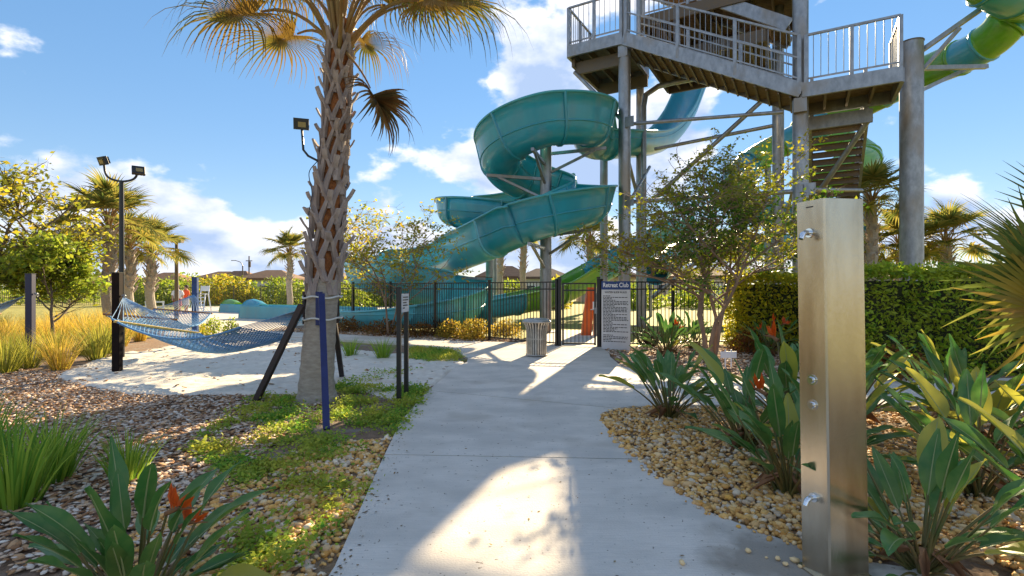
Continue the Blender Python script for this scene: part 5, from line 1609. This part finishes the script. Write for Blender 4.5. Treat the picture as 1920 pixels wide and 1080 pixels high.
# far tree line, bushes
for i, (px, Y, h, wd, lm) in enumerate([(395, 52, 2.8, 2.2, leaf_ye), (350, 55, 3.4, 2.6, leaf_gr), (312, 50, 2.6, 2, leaf_gr), (420, 50, 3.0, 1.8, leaf_or), (450, 49, 2.6, 1.5, leaf_ye), (520, 52, 2.8, 1.9, leaf_gr), (555, 50, 2.4, 1.8, leaf_gr), (470, 54, 2.2, 1.4, leaf_gr), (640, 40, 2.2, 2.2, leaf_gr), (690, 44, 2.6, 2.4, leaf_gr), (265, 48, 2.6, 2.2, leaf_gr), (150, 58, 3.2, 4, leaf_gr), (60, 56, 3.6, 5, leaf_gr), (0, 60, 4.2, 5, leaf_gr), (1040, 40, 2.4, 1.2, leaf_ye), (960, 44, 2.2, 1.6, leaf_gr), (1190, 40, 2.2, 2, leaf_gr), (1300, 42, 2.4, 2.6, leaf_gr), (1450, 46, 2.8, 3, leaf_gr), (1560, 46, 3, 3, leaf_gr), (1880, 36, 2.6, 3, leaf_ye), (745, 46, 2.4, 2.2, leaf_gr), (800, 48, 2.2, 2.4, leaf_gr), (870, 50, 2.3, 2.4, leaf_gr)]):
    where = ['yellow bush left of the blue hammock post', 'green bush behind the two people', 'green bush under the far left palms', 'orange bush below the rust roofed house', 'yellow bush left of the pale house', 'green bush right of the pale house', 'green bush beside the small palm', 'small green bush before the pale house wall', 'green bush right of the palm trunk', 'green bush behind the sparse crape myrtle', 'green bush between the background palms', 'wide green bush beyond the left fence', 'wide green bush behind the navy post', 'tall green bush at the far left edge', 'slim yellow bush right of the spiral column', 'green bush below the tan house', 'green bush behind the rules sign', 'green bush behind the crape myrtle stems', 'green bush left of the bright hedge', 'green bush behind the bright hedge', 'yellow bush above the hedge at far right', 'green bush left end of the teal slide run', 'green bush behind the low teal run', 'green bush under the spiral exit'][i]
    shrub('background_bush', where, ((px - 960) / F * Y, Y, 0), wd, h, 1300, lm, .34, 'bushes beyond the perimeter fence', 'bush')

# ================================================================ street lights, people, deck things
def street_light(px, Y, top_y, label, arm=None, head=True):
    x = (px - 960) / F * Y; zt = at(px, top_y, Y).z
    o = thing('street_light', label, 'street light', (x, Y, 0))
    m = MB(); m.tube([(0, 0, 0), (0, 0, zt)], [.11, .07], 10); m.build('pole', steel_dark, o)
    if arm:
        m = MB(); m.tube([p[:3] for p in spline([(0, 0, zt), (-.3, 0, zt + .45), (-1.0, 0, zt + .7)], 4)], .05, 8); m.build('arm', steel, o)
        m = MB(); m.box((-1.2, 0, zt + .68), (.6, .22, .1), 0, .04); m.build('lamp_head', steel, o)
    elif head:
        m = MB(); m.box((.05, 0, zt + .08), (.5, .35, .16), 0, .05); m.build('lamp_head', steel_dark, o)
    else:
        m = MB(); m.box((0, 0, zt - .6), (.8, .1, .1)); m.tube([(.12, -.12, zt - 1.4), (.12, -.12, zt - .7)], .16, 10); m.build('crossarm', steel_dark, o)
street_light(331, 26, 455, 'dark pole with box lamp behind the two people')
street_light(455, 68, 498, 'curved arm street light before the far houses', True)
street_light(467, 64, 480, 'bare utility pole beside the curved street light', None, False)
street_light(275, 66, 500, 'thin distant pole between the background palms', None, True)

skin = mat('skin', (.45, .25, .17), .6)
hair_m = mat('hair_dark', (.03, .02, .015), .7)
def person(px, py, label, shirt, shorts, yaw, seed):
    b = gr(px, py, .016); o = thing('person', label, 'person', b, R(yaw))
    r_ = random.Random(seed)
    me = bpy.data.meshes.new('body')
    J = {'pel': (0, 0, .95), 'sp': (0, .01, 1.12), 'ch': (0, .0, 1.32), 'nk': (0, 0, 1.47), 'hd': (0, -.02, 1.60), 'ht': (0, -.01, 1.70)}
    V_, E_, Rr = [], [], []
    def vtx(p, r): V_.append(p); Rr.append(r); return len(V_) - 1
    pel = vtx(J['pel'], (.16, .12)); sp_ = vtx(J['sp'], (.15, .11)); ch = vtx(J['ch'], (.17, .12)); nk = vtx(J['nk'], (.06, .06)); hd = vtx(J['hd'], (.088, .10)); ht = vtx(J['ht'], (.075, .085))
    E_ += [(pel, sp_), (sp_, ch), (ch, nk), (nk, hd), (hd, ht)]
    for s in (-1, 1):
        sh = vtx((s * .19, 0, 1.40), (.07, .07)); eb = vtx((s * .26, .02, 1.12), (.048, .048)); wr = vtx((s * .24, -.10, .90), (.034, .034)); ha = vtx((s * .23, -.14, .82), (.04, .025))
        E_ += [(ch, sh), (sh, eb), (eb, wr), (wr, ha)]
        hip = vtx((s * .10, 0, .86), (.095, .10)); kn = vtx((s * .12, -.02 * s, .49), (.062, .065)); an = vtx((s * .13, .02, .09), (.042, .045)); ft = vtx((s * .14, -.16, .035), (.045, .03))
        E_ += [(pel, hip), (hip, kn), (kn, an), (an, ft)]
    me.from_pydata(V_, E_, [])
    ob = link('body', me, o)
    sk = ob.modifiers.new('skin', 'SKIN')
    for i, r in enumerate(Rr): me.skin_vertices[0].data[i].radius = r
    me.skin_vertices[0].data[0].use_root = True
    ob.modifiers.new('sub', 'SUBSURF').levels = 1
    ob.modifiers['sub'].render_levels = 2
    sk.use_smooth_shade = True
    me.materials.append(skin)
    m = MB(); m.lathe([(.175, .93), (.18, 1.05), (.19, 1.2), (.20, 1.33), (.17, 1.43), (.075, 1.49)], 18)
    m.v = [(x * 1.12, y * .80, z) for x, y, z in m.v]
    for s in (-1, 1): m.tube([(s * .17, 0, 1.40), (s * .245, .01, 1.25), (s * .265, .02, 1.16)], [.085, .08, .075], 12, False)
    m.build('shirt', shirt, o)
    m = MB(); m.lathe([(.175, .97), (.185, .86), (.19, .8)], 18)
    m.v = [(x * 1.1, y * .82, z) for x, y, z in m.v]
    for s in (-1, 1): m.tube([(s * .095, 0, .86), (s * .11, 0, .7), (s * .12, 0, .52)], [.11, .115, .12], 14, False)
    m.build('shorts', shorts, o)
    m = MB(); m.lathe([(.098, 1.60), (.105, 1.66), (.095, 1.73), (.05, 1.775), (.001, 1.78)], 14); m.v = [(x, y + .02, z) for x, y, z in m.v]; m.build('hair', hair_m, o)
person(333, 590, 'person in white shirt and red shorts standing on the deck', mat('shirt_white', (.62, .62, .68), .8), mat('shorts_red', (.35, .03, .02), .8), 20, 1)
person(349, 588, 'person in orange shirt standing beside the one in white', mat('shirt_orange', (.80, .10, .02), .8), mat('shorts_grey', (.4, .38, .40), .8), -30, 2)
# lifeguard chair
lc = thing('lifeguard_chair', 'white ladder lifeguard chair right of the blue post', 'chair', gr(379, 583, .016))
for x in (-.28, .28):
    m = MB(); m.bar((x * 1.2, -.4, 0), (x, -.1, 1.15), .06); m.build('leg', white_clean, lc)
    m = MB(); m.bar((x * 1.2, .5, 0), (x, .25, 1.15), .06); m.build('leg', white_clean, lc)
    m = MB(); m.bar((x, .28, 1.1), (x, .38, 1.75), .05); m.build('back_post', white_clean, lc)
for k in range(4):
    m = MB(); t = .15 + .22 * k; m.bar((-.33 + .05 * t, -.4 + .3 * t, 1.15 * t), (.33 - .05 * t, -.4 + .3 * t, 1.15 * t), .05, .06); m.build('rung', white_clean, lc)
m = MB(); m.box((0, .08, 1.17), (.62, .46, .04)); m.build('seat', white_clean, lc)
m = MB(); m.box((0, .35, 1.55), (.6, .03, .35)); m.build('backrest', white_clean, lc)
# white rail barrier by palms
wb = thing('white_barrier', 'low pale rail barrier behind the left hammock', 'barrier', gr(290, 592))
for x in (-.5, .5):
    m = MB(); m.bar((x, 0, 0), (x, 0, .85), .06); m.build('post', white_clean, wb)
for z in (.8, .5):
    m = MB(); m.bar((-.55, 0, z), (.55, 0, z), .05, .08); m.build('rail', white_clean, wb)
# run-out lanes
def lane(label, px0, py0, px1, py1, wd, h, mt, mt2, hood=True):
    a, b = gr(px0, py0), gr(px1, py1); o = thing('runout_lane', label, 'slide lane', a)
    d = (b - a); L = d.length; d.normalize(); o.rotation_euler = (0, 0, math.atan2(d.y, d.x))
    for s in (-1, 1):
        m = MB(); vs, fs = [], []
        prof = [(-.09, 0), (-.075, h - .06), (-.04, h), (.04, h), (.075, h - .06), (.09, 0)]
        for x in (0, L): vs += [(x, s * wd / 2 + y, z) for y, z in prof]
        n = len(prof)
        fs = [(i, i + 1, n + i + 1, n + i) for i in range(n - 1)] + [tuple(range(n)), tuple(range(2 * n - 1, n - 1, -1))]
        m.add(vs, fs); m.build('side_wall', mt if s < 0 else mt2, o)
    m = MB(); m.box((L / 2, 0, .12), (L, wd - .2, .04)); m.build('floor', aqua, o)
    if hood:                                      # rounded end hood
        m = MB(); vs, fs = [], []; N = 12
        for x, k in ((-.12, 1.0), (.25, 1.04), (.7, .95), (1.0, .8)):
            for i in range(N + 1):
                t = PI * i / N; vs.append((x, -math.cos(t) * (wd / 2 + .09) * (1 if k > .9 else .98), max(.0, math.sin(t)) * (h + .28) * k))
        for r_ in range(3):
            for i in range(N): fs.append((r_ * (N + 1) + i, r_ * (N + 1) + i + 1, (r_ + 1) * (N + 1) + i + 1, (r_ + 1) * (N + 1) + i))
        fs.append(tuple(range(N + 1)))
        m.add(vs, fs, True); m.build('end_hood', mt2, o)
lane('green ended run-out lane farthest left on the pool deck', 428, 585, 640, 592, 1.0, .55, aqua, lime)
lane('long blue run-out lane with rounded hood on the pool deck', 470, 596, 690, 605, 1.1, .7, aqua, aqua)
# orange kiosk pillar behind the gate
orange_m = mat('pillar_orange', (.75, .13, .015), .5, col2=(.6, .08, .01), scale=2)
kp = thing('orange_pillar', 'orange and grey slanted start pillar seen through the gate', 'pillar', at(1102, 540, 17.2) * 1.0)
kp.location = (kp.location.x, 17.2, .02)
m = MB(); m.add([(-.22, -.15, 0), (.10, -.15, 0), (.24, -.15, 1.6), (-.02, -.15, 1.6), (-.22, .15, 0), (.10, .15, 0), (.24, .15, 1.6), (-.02, .15, 1.6)], [(0, 1, 2, 3), (5, 4, 7, 6), (1, 5, 6, 2), (4, 0, 3, 7), (3, 2, 6, 7)]); m.build('panel', orange_m, kp)
m = MB(); m.box((.27, .0, .72), (.16, .26, 1.44), 0, .02); m.build('column', steel, kp)
m = MB(); m.box((.2, -.16, 1.0), (.12, .02, .25)); m.build('plate', white_clean, kp)
